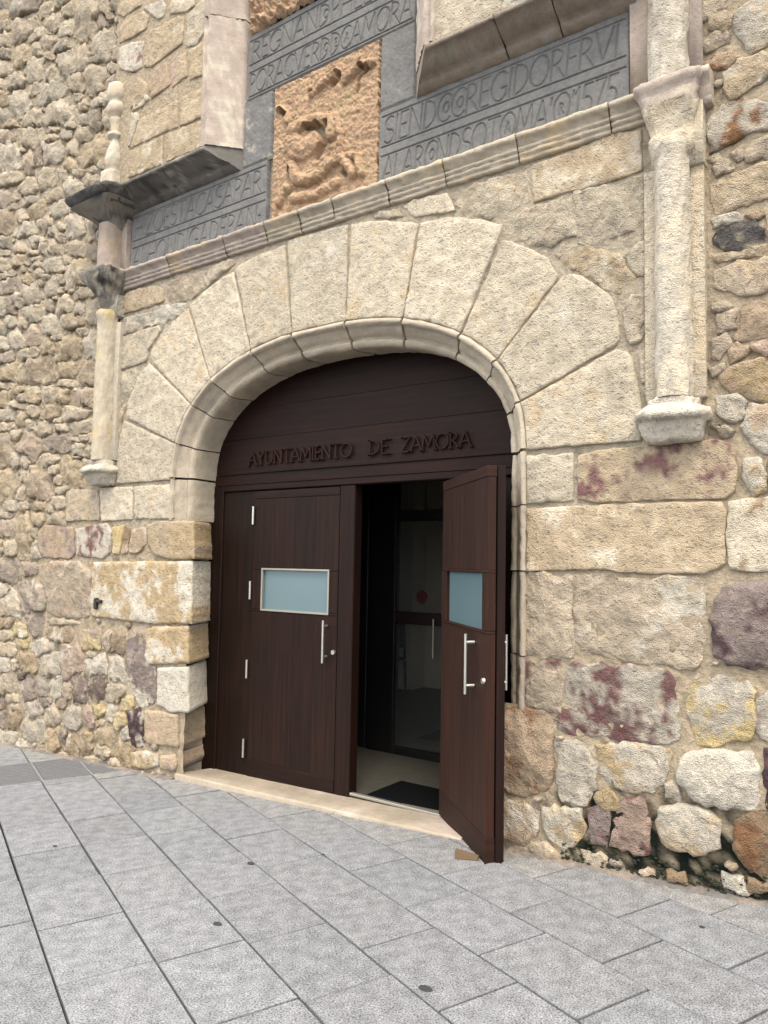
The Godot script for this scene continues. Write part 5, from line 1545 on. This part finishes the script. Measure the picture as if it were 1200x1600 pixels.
func doors(town: Node3D):
	var W: Material = M.wood
	# boards of the arched transom
	var tr := Node3D.new()
	tr.name = "transom"
	town.add_child(tr, true)
	var ys := [2.215, 2.302, 2.58, 2.82, 3.14]
	for i in 4:
		var q := PackedVector2Array()
		var n := 14
		for k in n + 1:
			q.append(Vector2(half_at(ys[i] + .0015 + (ys[i + 1] - ys[i] - .003) * k / n), ys[i] + .0015 + (ys[i + 1] - ys[i] - .003) * k / n))
		for k in n + 1:
			var v := q[n - k]
			q.append(Vector2(-v.x - .04, v.y))
		var m := slab_mesh(q, .04, wood(.95 if i != 1 else 1.05))
		part("board", m, M.woodh, tr, Vector3(0, 0, DZ - .012 + (.006 if i == 0 else 0.0)))
	# wooden letters, one by one
	var words := [["AYUNTAMIENTO", -1.04, 1.045], ["DE", .15, .18], ["ZAMORA", .425, .545]]
	for w in words:
		var total := 0.0
		for ch in w[0]:
			total += glyph(ch)[0]
		var k: float = w[2] / total
		var at: float = w[1]
		for ch in w[0]:
			var st := SurfaceTool.new()
			st.begin(Mesh.PRIMITIVE_TRIANGLES)
			var g := glyph(ch)
			for s in serifs(g[1], .09):
				for i in s.size() - 1:
					var a := Vector2(s[i].x * k, s[i].y * .1)
					var b := Vector2(s[i + 1].x * k, s[i + 1].y * .1)
					var d := b - a
					var bx := bar(Vector3(d.length() + .009, .011, .016), .003, wood(1.6))
					st.append_from(bx, 0, Transform3D(Basis(Vector3.BACK, d.angle()), Vector3((a.x + b.x) / 2, (a.y + b.y) / 2, 0)))
			part("letter", st.commit(), W, tr, Vector3(at, 2.364, DZ + .014 - .012))
			at += g[0] * k
	# frame
	var fr := Node3D.new()
	fr.name = "door_frame"
	town.add_child(fr, true)
	block("stile", -1.56, -1.318, -.12, 2.212, DZ - .08, DZ, W, fr, .005, wood(.72))
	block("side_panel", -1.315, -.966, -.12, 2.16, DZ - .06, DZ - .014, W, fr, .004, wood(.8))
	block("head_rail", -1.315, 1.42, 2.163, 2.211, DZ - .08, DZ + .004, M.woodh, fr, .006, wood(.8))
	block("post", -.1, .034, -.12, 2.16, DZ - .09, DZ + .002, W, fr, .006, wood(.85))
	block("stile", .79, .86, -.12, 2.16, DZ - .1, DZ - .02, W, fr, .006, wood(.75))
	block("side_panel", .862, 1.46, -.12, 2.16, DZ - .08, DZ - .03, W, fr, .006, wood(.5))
	block("moulding_strip", -1.36, 1.36, 2.297, 2.306, DZ - .01, DZ + .006, M.woodh, fr, .003, wood(.75))
	# closed leaf
	var lf := Node3D.new()
	lf.name = "door_leaf"
	town.add_child(lf, true)
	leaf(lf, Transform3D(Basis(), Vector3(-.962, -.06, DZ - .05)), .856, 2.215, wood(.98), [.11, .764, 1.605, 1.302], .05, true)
	for y in [1.965, 1.383, .777, .175]:
		var x: float = -.96 - (1.965 - y) * .018
		rod("hinge", Vector3(x, y - .07, DZ + .012), Vector3(x, y + .07, DZ + .012), .0095, M.steel, lf)
	handle(lf, Transform3D(Basis(), Vector3(-.195, 1.045, DZ)), .3, .045)
	lock(lf, Transform3D(Basis(), Vector3(-.128, .972, DZ)))
	# open leaf, swung out past square
	var lo := Node3D.new()
	lo.name = "door_leaf"
	lo.set_meta("label", "open right leaf")
	town.add_child(lo, true)
	var h := Vector3(.757, .03, -.35)
	var f := Vector3(1.4, .03, .25)
	var u := (f - h).normalized()
	var b := Basis(u, Vector3.UP, u.cross(Vector3.UP))
	var len := h.distance_to(f)
	var out := b.z # faces the street side of the leaf as it hangs open
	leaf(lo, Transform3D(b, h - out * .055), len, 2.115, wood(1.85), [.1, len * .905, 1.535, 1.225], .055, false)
	var flange := part("rebate", bar(Vector3(.06, 2.115, .045), .004, wood(.9)), W, lo)
	flange.transform = Transform3D(b, h + u * (len - .02) + Vector3(0, 1.0575, 0) - out * .079)
	var T := Transform3D(b, h)
	handle(lo, T * Transform3D(Basis(), Vector3(len * .77, 1.03, 0)), .33, .05)
	lock(lo, T * Transform3D(Basis(), Vector3(len * .965, .962, 0)))
	handle(lo, T * Transform3D(Basis(Vector3.UP, PI), Vector3(len * .88, 1.05, -.1)), .3, .05)

func half_at(y: float) -> float:
	var v := clampf((y - ARCH_Y) / .9, 0, 1)
	return 1.48 * pow(maxf(1.0 - pow(v, ARCH_P), .0), 1.0 / ARCH_P)

# a flat board with the given outline
func slab_mesh(q: PackedVector2Array, t: float, col: Color) -> ArrayMesh:
	var st := SurfaceTool.new()
	st.begin(Mesh.PRIMITIVE_TRIANGLES)
	if Geometry2D.is_polygon_clockwise(q):
		q.reverse()
	var ix := Geometry2D.triangulate_polygon(q)
	st.set_smooth_group(-1)
	for k in ix.size() / 3:
		var tri := [q[ix[k * 3]], q[ix[k * 3 + 1]], q[ix[k * 3 + 2]]]
		if (tri[1] - tri[0]).cross(tri[2] - tri[0]) > 0:
			tri.reverse()
		for p in tri:
			st.set_color(col)
			st.set_normal(Vector3(0, 0, 1))
			st.add_vertex(Vector3(p.x, p.y, 0))
		tri.reverse()
		for p in tri:
			st.set_color(col)
			st.set_normal(Vector3(0, 0, -1))
			st.add_vertex(Vector3(p.x, p.y, -t))
	for i in q.size():
		var a := q[i]
		var b := q[(i + 1) % q.size()]
		var n := Vector3(b.y - a.y, a.x - b.x, 0).normalized()
		for v in [Vector3(a.x, a.y, 0), Vector3(a.x, a.y, -t), Vector3(b.x, b.y, 0), Vector3(b.x, b.y, 0), Vector3(a.x, a.y, -t), Vector3(b.x, b.y, -t)]:
			st.set_color(col)
			st.set_normal(n)
			st.add_vertex(v)
	return st.commit()

# a leaf in its own axes: x along its width, y up, front face at z = thick; pane given as x0, x1, y1, y0
func leaf(o: Node3D, t: Transform3D, w: float, h: float, col: Color, pane: Array, thick: float, closed: bool):
	var add := func(called: String, x0: float, x1: float, y0: float, y1: float, z0: float, z1: float, m: Material, c: Color, bev := .003):
		var p := part(called, bar(Vector3(x1 - x0, y1 - y0, z1 - z0), bev, c), m, o)
		p.transform = t * Transform3D(Basis(), Vector3(x0 + x1, y0 + y1, z0 + z1) / 2)
	var W: Material = M.wood
	var zr := thick
	add.call("kick_rail", 0, w, 0, .155, 0, zr, M.woodh, col * .85)
	add.call("top_rail", 0, w, h - .06, h, 0, zr, M.woodh, col)
	var n := 4
	# boards below and above the pane, stiles at the sides
	for i in n:
		var x0 := w * i / n
		var x1 := w * (i + 1) / n
		var c := col * (1.0 + .12 * sin(i * 2.7))
		add.call("board", x0 + .0002, x1 - .0002, .156, pane[3] - .016, .006, zr - .004, W, c, .0006)
		add.call("board", x0 + .0002, x1 - .0002, pane[2] + .016, h - .061, .006, zr - .004, W, c, .0006)
	add.call("rail", 0, w, pane[3] - .015, pane[3], .004, zr - .001, M.woodh, col)
	add.call("rail", 0, w, pane[2], pane[2] + .015, .004, zr - .001, M.woodh, col)
	add.call("stile", 0, pane[0], pane[3] + .001, pane[2] - .001, .004, zr - .001, W, col)
	add.call("stile", pane[1], w, pane[3] + .001, pane[2] - .001, .004, zr - .001, W, col)
	add.call("glass_pane", pane[0] - .004, pane[1] + .004, pane[3] - .004, pane[2] + .004, zr - .034, zr - .024, M.frost, Color.WHITE)
	if closed:
		var f := .012
		add.call("pane_frame", pane[0] - f, pane[0] + .002, pane[3] - f, pane[2] + f, zr - .022, zr + .004, M.trim, Color.WHITE, .002)
		add.call("pane_frame", pane[1] - .002, pane[1] + f, pane[3] - f, pane[2] + f, zr - .022, zr + .004, M.trim, Color.WHITE, .002)
		add.call("pane_frame", pane[0] + .003, pane[1] - .003, pane[3] - f, pane[3] + .002, zr - .022, zr + .0035, M.trim, Color.WHITE, .002)
		add.call("pane_frame", pane[0] + .003, pane[1] - .003, pane[2] - .002, pane[2] + f, zr - .022, zr + .0035, M.trim, Color.WHITE, .002)

func handle(o: Node3D, t: Transform3D, h: float, off: float):
	var st := SurfaceTool.new()
	st.begin(Mesh.PRIMITIVE_TRIANGLES)
	var c := CylinderMesh.new()
	c.top_radius = .0088
	c.bottom_radius = .0088
	c.height = h
	c.radial_segments = 16
	st.append_from(c, 0, Transform3D(Basis(), Vector3(0, 0, off)))
	var d := CylinderMesh.new()
	d.top_radius = .009
	d.bottom_radius = .011
	d.height = off
	d.radial_segments = 14
	for y in [-.36, .36]:
		st.append_from(d, 0, Transform3D(Basis(Vector3.RIGHT, PI / 2), Vector3(0, y * h, off / 2)))
	var p := part("pull_handle", st.commit(), M.steel, o)
	p.transform = t

func lock(o: Node3D, t: Transform3D):
	var c := CylinderMesh.new()
	c.top_radius = .016
	c.bottom_radius = .018
	c.height = .014
	c.radial_segments = 18
	var p := part("lock_cylinder", c, M.steel, o)
	p.transform = t * Transform3D(Basis(Vector3.RIGHT, PI / 2), Vector3(0, 0, .007))

# ---------------------------------------------------------------- hall behind the doors
func hall():
	var P: Material = M.plaster
	var D: Material = M.plaster2
	structure("hall_floor", bar(Vector3(7.2, .1, 4.5), .002, S("54524d")), M.marble, Vector3(-1.2, -.052, -2.71))
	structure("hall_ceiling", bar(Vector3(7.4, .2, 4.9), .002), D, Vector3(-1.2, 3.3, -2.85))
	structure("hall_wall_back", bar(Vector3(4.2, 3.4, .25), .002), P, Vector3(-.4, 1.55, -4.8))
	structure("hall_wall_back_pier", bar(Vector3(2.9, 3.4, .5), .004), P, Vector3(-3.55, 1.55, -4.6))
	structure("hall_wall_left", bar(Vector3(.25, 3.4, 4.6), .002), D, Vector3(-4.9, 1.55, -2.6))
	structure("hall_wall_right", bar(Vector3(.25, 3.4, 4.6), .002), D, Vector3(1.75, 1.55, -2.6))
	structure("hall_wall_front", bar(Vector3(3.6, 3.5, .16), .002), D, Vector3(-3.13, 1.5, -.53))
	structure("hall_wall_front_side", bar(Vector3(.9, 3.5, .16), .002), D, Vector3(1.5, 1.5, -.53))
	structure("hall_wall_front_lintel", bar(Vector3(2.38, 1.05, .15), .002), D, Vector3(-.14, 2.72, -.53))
	# glazed lobby screen
	var g := thing("glass_screen", "dark framed glass lobby screen with push bar just inside the open doorway", "glass door", Vector3(-.2, 0, -1.56))
	for a in [["post", -.5, -.22, 0.0, 2.6], ["post", .42, .56, 0.0, 2.6], ["transom_bar", -.22, .42, 1.98, 2.07], ["push_rail", -.22, .42, 1.1, 1.2], ["bottom_rail", -.22, .42, .0, .06], ["top_rail", -.5, .56, 2.6, 2.7]]:
		block(a[0], a[1], a[2], a[3], a[4], -.04, .04, M.rail if a[0] == "push_rail" else M.frame, g)
	block("glass_pane", -.22, .42, 2.075, 2.595, -.005, .005, M.glass, g, .001)
	block("glass_pane", -.22, .42, 1.205, 1.975, -.005, .005, M.glass, g, .001)
	block("glass_pane", -.22, .42, .065, 1.095, -.005, .005, M.glass, g, .001)
	var disc := CylinderMesh.new()
	disc.top_radius = .055
	disc.bottom_radius = .055
	disc.height = .003
	var dd := part("red_sticker", disc, M.redsign, g, Vector3(.04, 1.335, .009))
	dd.rotation.x = PI / 2
	rod("pull_handle", Vector3(.2, .84, .08), Vector3(.2, 1.16, .08), .008, M.trim, g)
	block("side_screen", -1.6, -.52, 0, 2.6, -.03, .03, M.frame, g)
	var cb := thing("cabinet", "tall black cabinet against the back wall of the hall", "cabinet", Vector3(-2.85, 0, -4.1))
	block("cabinet_body", -.4, .4, .06, 1.62, -.2, .2, M.black, cb, .01)
	block("plinth", -.38, .38, 0, .06, -.18, .18, M.frame, cb)
	block("door_panel", -.39, -.004, .08, 1.6, .2, .215, M.frame, cb)
	block("door_panel", .004, .39, .08, 1.6, .2, .215, M.frame, cb)
	var ch := thing("chair", "black chair by the wall inside the hall", "chair", Vector3(-2.15, 0, -3.75))
	block("seat", -.22, .22, .43, .47, -.21, .21, M.black, ch, .012)
	block("backrest", -.2, .2, .58, .86, -.23, -.2, M.black, ch, .012)
	for s in [[-.2, -.21], [.2, -.21], [-.2, .19], [.2, .19]]:
		rod("leg", Vector3(s[0] * 1.1, 0, s[1] * 1.1), Vector3(s[0], .43 if s[1] > 0 else .86, s[1]), .012, M.frame, ch)
	var bx := thing("wall_box", "small pale box fixed high on the back wall of the hall", "alarm box", Vector3(-1.93, 2.05, -4.66))
	block("box_cover", -.06, .06, -.08, .08, -.01, .05, M.plaster, bx, .01)

# ---------------------------------------------------------------- paving
const GA := .0018
const GB := .0412
const GC := .00675
const GTH := -1.16727757
const GO := -1.7558618
const GW := .3585

func gy(x: float, z: float) -> float:
	return GA + GB * x + GC * z

# from strip coordinates (across, along) to the ground plan
func gp(w: float, s: float) -> Vector2:
	var a := GO + w * GW
	return Vector2(cos(GTH) * a - sin(GTH) * s, sin(GTH) * a + cos(GTH) * s)

func slab_piece(q: PackedVector2Array, top: float, col: Color, tilt: Vector2) -> Array:
	var c := area_centre(q)
	if Geometry2D.is_polygon_clockwise(q):
		q.reverse()
	var inn := Geometry2D.offset_polygon(q, -.003)
	var ins: PackedVector2Array = inn[0] if inn.size() and inn[0].size() == q.size() else q
	var st := SurfaceTool.new()
	st.begin(Mesh.PRIMITIVE_TRIANGLES)
	st.set_smooth_group(-1)
	var y0 := gy(c.x, c.y)
	var v := func(p: Vector2, d: float) -> Vector3:
		return Vector3(p.x - c.x, gy(p.x, p.y) - y0 + d + (p - c).dot(tilt), p.y - c.y)
	# match the inset ring to the outline by nearest corner
	var ring := PackedVector2Array()
	for p in q:
		var best := ins[0]
		for r in ins:
			if r.distance_to(p) < best.distance_to(p):
				best = r
		ring.append(best)
	st.set_color(col)
	var ix := Geometry2D.triangulate_polygon(ring)
	for k in ix.size() / 3:
		var tri := [ring[ix[k * 3]], ring[ix[k * 3 + 1]], ring[ix[k * 3 + 2]]]
		if (tri[1] - tri[0]).cross(tri[2] - tri[0]) < 0:
			tri.reverse()
		for p in tri:
			st.add_vertex(v.call(p, top))
	for i in q.size():
		var j := (i + 1) % q.size()
		for r in [[ring[i], top, ring[j], top, q[i], top - .004, q[j], top - .004], [q[i], top - .004, q[j], top - .004, q[i], -.06, q[j], -.06]]:
			var a: Vector3 = v.call(r[0], r[1])
			var b: Vector3 = v.call(r[2], r[3])
			var d: Vector3 = v.call(r[4], r[5])
			var e: Vector3 = v.call(r[6], r[7])
			for p in [a, b, d, b, e, d]:
				st.add_vertex(p)
	st.generate_normals()
	return [st.commit(), Vector3(c.x, y0, c.y)]

func grate_zone() -> PackedVector2Array:
	return PackedVector2Array([gp(-3.0, -2.55), gp(2.93, -2.5), gp(2.93, -1.775), gp(-3.0, -1.84)])

func pavement():
	var bed := bar(Vector3(40, .1, 40), .001, S("2f2d2a"))
	var base := structure("pavement", bed, M.mortar, Vector3(0, gy(0, 18.5) - .072, 18.5))
	base.rotation = Vector3(-atan(GC), 0, atan(GB))
	# joint offset of each strip, in metres along it
	var offs := {0: -.088, 1: -.06, 2: -.02, 3: .273, 4: .04, 5: .339, 6: .1, 7: .3, 8: .13}
	var r := RandomNumberGenerator.new()
	r.seed = 12
	var bounds := PackedVector2Array([Vector2(-7, -.33), Vector2(6, -.33), Vector2(6, 6.5), Vector2(-7, 6.5)])
	var sill_zone := PackedVector2Array([Vector2(-1.36, -.6), Vector2(1.12, -.6), Vector2(1.12, .008), Vector2(-1.36, .008)])
	var far := SurfaceTool.new()
	far.begin(Mesh.PRIMITIVE_TRIANGLES)
	for w in range(-9, 17):
		var off: float = offs.get(w, r.randf() * .5)
		for k in range(-14, 15):
			var s0 := off + k * .524
			var s1 := s0 + .524
			var j1 := .0034 + .0036 * r.randf()
			var j2 := .0045 + .0035 * r.randf()
			var q := PackedVector2Array([gp(w, s0 + j2) + Vector2(cos(GTH), sin(GTH)) * j1, gp(w + 1, s0 + j2) - Vector2(cos(GTH), sin(GTH)) * j1, gp(w + 1, s1 - j2) - Vector2(cos(GTH), sin(GTH)) * j1, gp(w, s1 - j2) + Vector2(cos(GTH), sin(GTH)) * j1])
			var tone := r.randf_range(.925, 1.06)
			var dy := r.randf_range(-.0025, .0025)
			var tl := Vector2(r.randf_range(-.003, .003), r.randf_range(-.003, .003))
			for a in Geometry2D.intersect_polygons(q, bounds):
				var rest := []
				for b in Geometry2D.clip_polygons(a, grate_zone()):
					rest.append_array(Geometry2D.clip_polygons(b, sill_zone))
				for b in rest:
					if b.size() < 3:
						continue
					var c := area_centre(b)
					var near := clampf(1.0 - (c.y - .05) / .3, 0, 1)
					var col: Color = S("9d9ea0") * tone
					col = col.lerp(S("b0ada6"), near * .6)
					if absf(area_of(b)) < .002:
						continue
					var m := slab_piece(b, dy, col, tl)
					if c.x > -4.6 and c.x < 3.6 and c.y < 3.6:
						part("paving_slab", m[0], M.granite, base, Vector3.ZERO).global_transform = Transform3D(Basis(), m[1])
					else:
						far.append_from(m[0], 0, Transform3D(Basis(), m[1]))
	var o := part("paving_beyond", far.commit(), M.granite, base)
	o.global_transform = Transform3D()
	o.set_meta("kind", "stuff")
	# trodden gum, flat dark spots
	for g in [[1.804, 1.461, .02], [-.729, 1.355, .012], [.388, .931, .016], [.787, 1.521, .017], [2.5, .4, .008], [.62, .62, .007]]:
		var m := CylinderMesh.new()
		m.top_radius = g[2]
		m.bottom_radius = g[2] * 1.15
		m.height = .004
		m.radial_segments = 10
		var p := part("gum_spot", m, M.gum, base)
		p.global_transform = Transform3D(Basis(Vector3.UP, g[0] * 3).scaled(Vector3(1.3, 1, .8)), Vector3(g[0], gy(g[0], g[1]) + .0035, g[1]))

func area_of(q: PackedVector2Array) -> float:
	var a := 0.0
	for i in q.size():
		a += q[i].cross(q[(i + 1) % q.size()])
	return a / 2.0

func grate():
	var g := thing("drain_grate", "grey slotted metal drain grating across the paving at the foot of the rubble wall", "drain grate", Vector3(-2.6, gy(-2.6, .3), .3))
	var wall_line := PackedVector2Array([Vector2(-7, .01), Vector2(6, .01), Vector2(6, 6), Vector2(-7, 6)])
	for w in [-1.0, 0.0, 1.0, 2.0]:
		var w1: float = w + (1.0 if w < 2.0 else .93)
		for fr in [[w + .005, w + .06, -2.54, -1.79]]:
			piece(g, "edge_bar", [gp(fr[0], fr[2]), gp(fr[1], fr[2]), gp(fr[1], fr[3]), gp(fr[0], fr[3])], .0, S("9a9a98"), wall_line)
		var n := 13
		for k in n:
			var s0: float = -2.53 + .735 * k / n
			piece(g, "slat", [gp(w + .07, s0), gp(w1, s0), gp(w1, s0 + .031), gp(w + .07, s0 + .031)], -.001, S("77787a"), wall_line)
		piece(g, "tray", [gp(w + .06, -2.54), gp(w1, -2.54), gp(w1, -1.79), gp(w + .06, -1.79)], -.045, S("161616"), wall_line)

func piece(g: Node3D, called: String, q: Array, top: float, col: Color, clip: PackedVector2Array):
	for a in Geometry2D.intersect_polygons(PackedVector2Array(q), clip):
		if a.size() > 2 and absf(area_of(a)) > .0003:
			var m := slab_piece(a, top, col, Vector2.ZERO)
			part(called, m[0], M.granite if called == "edge_bar" else M.fine, g, m[1] - g.position)

# ---------------------------------------------------------------- threshold, mats, wedge, moss
func small_things():
	var tw: Node3D = get_node("town_hall")
	# pale stone threshold, dying into the rising pavement on the right
	var rows := []
	var n := 24
	for j in n + 1:
		var t := float(j) / n
		var x := lerpf(-1.365, 1.12, t)
		var zf := .005
		var yt := lerpf(-.006, .058, t)
		var yb := lerpf(-.044, .026, t)
		rows.append(PackedVector3Array([Vector3(x, yt - .2, zf), Vector3(x, yt - .012, zf), Vector3(x, yt - .003, zf - .004), Vector3(x, yt, zf - .014), Vector3(x, lerpf(yt, yb, .5), (zf + DZ) / 2), Vector3(x, yb, DZ - .02), Vector3(x, yb, DZ - .12), Vector3(x, yb - .2, DZ - .12)]))
	part("threshold", skin(rows, {"tone": "sill", "tone2": "rose", "amt": .3, "seed": 3.0, "amp": .0015, "inside": Vector3(-.1, -.2, -.2), "caps": true}), M.marble, tw)
	block("metal_sill", .04, .79, .012, .03, DZ - .03, DZ + .004, M.trim, tw, .003)
	var mat := thing("door_mat", "black rubber mat just inside the open doorway", "mat", Vector3(.75, 0, -.66))
	block("mat_pad", -.63, .63, .0, .014, -.21, .21, M.rubber, mat, .006)
	block("mat_border", -.65, .65, .0, .006, -.225, .225, M.black, mat, .003)
	var mat2 := thing("floor_mat", "dark mat farther back on the hall floor beyond the glass screen", "mat", Vector3(.05, 0, -2.35))
	block("mat_pad", -.6, .6, .0, .012, -.2, .2, M.rubber, mat2, .005)
	block("mat_border", -.62, .62, .0, .005, -.215, .215, M.black, mat2, .002)
	# wooden wedge holding the open leaf
	var wx := 1.29
	var wz := .24
	var st := SurfaceTool.new()
	st.begin(Mesh.PRIMITIVE_TRIANGLES)
	st.set_smooth_group(-1)
	var A := [Vector3(-.06, 0, -.022), Vector3(.06, 0, -.022), Vector3(-.06, .04, -.022), Vector3(.06, .012, -.022)]
	var B := []
	for p in A:
		B.append(p + Vector3(0, 0, .044))
	for f in [[A[0], A[2], A[3], A[1]], [B[1], B[3], B[2], B[0]], [A[2], B[2], B[3], A[3]], [A[0], B[0], B[2], A[2]], [A[1], A[3], B[3], B[1]], [A[0], A[1], B[1], B[0]]]:
		var nn: Vector3 = (f[1] - f[0]).cross(f[2] - f[0])
		var mid: Vector3 = (f[0] + f[2]) / 2 - Vector3(0, .014, 0)
		if nn.dot(mid) > 0:
			f.reverse()
		for k in [0, 1, 2, 0, 2, 3]:
			st.set_color(Color.WHITE)
			st.add_vertex(f[k])
	st.generate_normals()
	var wd := MeshInstance3D.new()
	wd.name = "door_wedge"
	wd.mesh = st.commit()
	wd.material_override = M.raw
	wd.position = Vector3(wx, gy(wx, wz) + .003, wz)
	wd.rotation = Vector3(0, .35, atan(GB))
	wd.set_meta("label", "small raw wooden wedge holding the open door leaf on the paving")
	wd.set_meta("category", "door wedge")
	add_child(wd, true)
	for side in [[-5.0, -1.37], [1.42, 3.2]]:
		var gr := []
		for j in 101:
			var x: float = lerpf(side[0], side[1], j / 100.0)
			var gw := .022 + .018 * nb.get_noise_1d(x * 2.0) + .012 * nc.get_noise_1d(x)
			gr.append(PackedVector3Array([Vector3(x, gy(x, 0) + .03, -.05), Vector3(x, gy(x, 0) + .012, .005 + gw * .3), Vector3(x, gy(x, 0) + .002, .02 + gw), Vector3(x, gy(x, 0) - .02, .025 + gw)]))
		var grit := structure("gutter_grit", skin(gr, {"tone": "stain", "tone2": "dark", "amt": .5, "amp": .006, "inside": Vector3(side[0], -3, -1)}), M.mortar)
		grit.set_meta("kind", "stuff")
	# damp moss at the foot of the wall on the right
	var ms := SurfaceTool.new()
	ms.begin(Mesh.PRIMITIVE_TRIANGLES)
	var sp := SphereMesh.new()
	sp.radius = 1
	sp.height = 2
	sp.radial_segments = 7
	sp.rings = 4
	var r := RandomNumberGenerator.new()
	r.seed = 4
	for i in 420:
		var x := r.randf_range(1.72, 2.75)
		var y := gy(x, 0) + absf(r.randfn(0, .055)) + .01
		if nb.get_noise_2d(x * 1.2, y * 2.0) < -.12:
			continue
		var s := r.randf_range(.003, .008)
		ms.append_from(sp, 0, Transform3D(Basis(Vector3.BACK, r.randf() * 3).scaled(Vector3(s * 1.5, s, s * .7)), Vector3(x, y, r.randf_range(-.015, .012))))
	var mo := MeshInstance3D.new()
	mo.name = "moss"
	mo.mesh = ms.commit()
	mo.material_override = plain(S("1f2417"), 1.0)
	mo.set_meta("kind", "stuff")
	mo.set_meta("label", "dark damp moss along the foot of the wall on the right")
	mo.set_meta("category", "moss")
	add_child(mo, true)
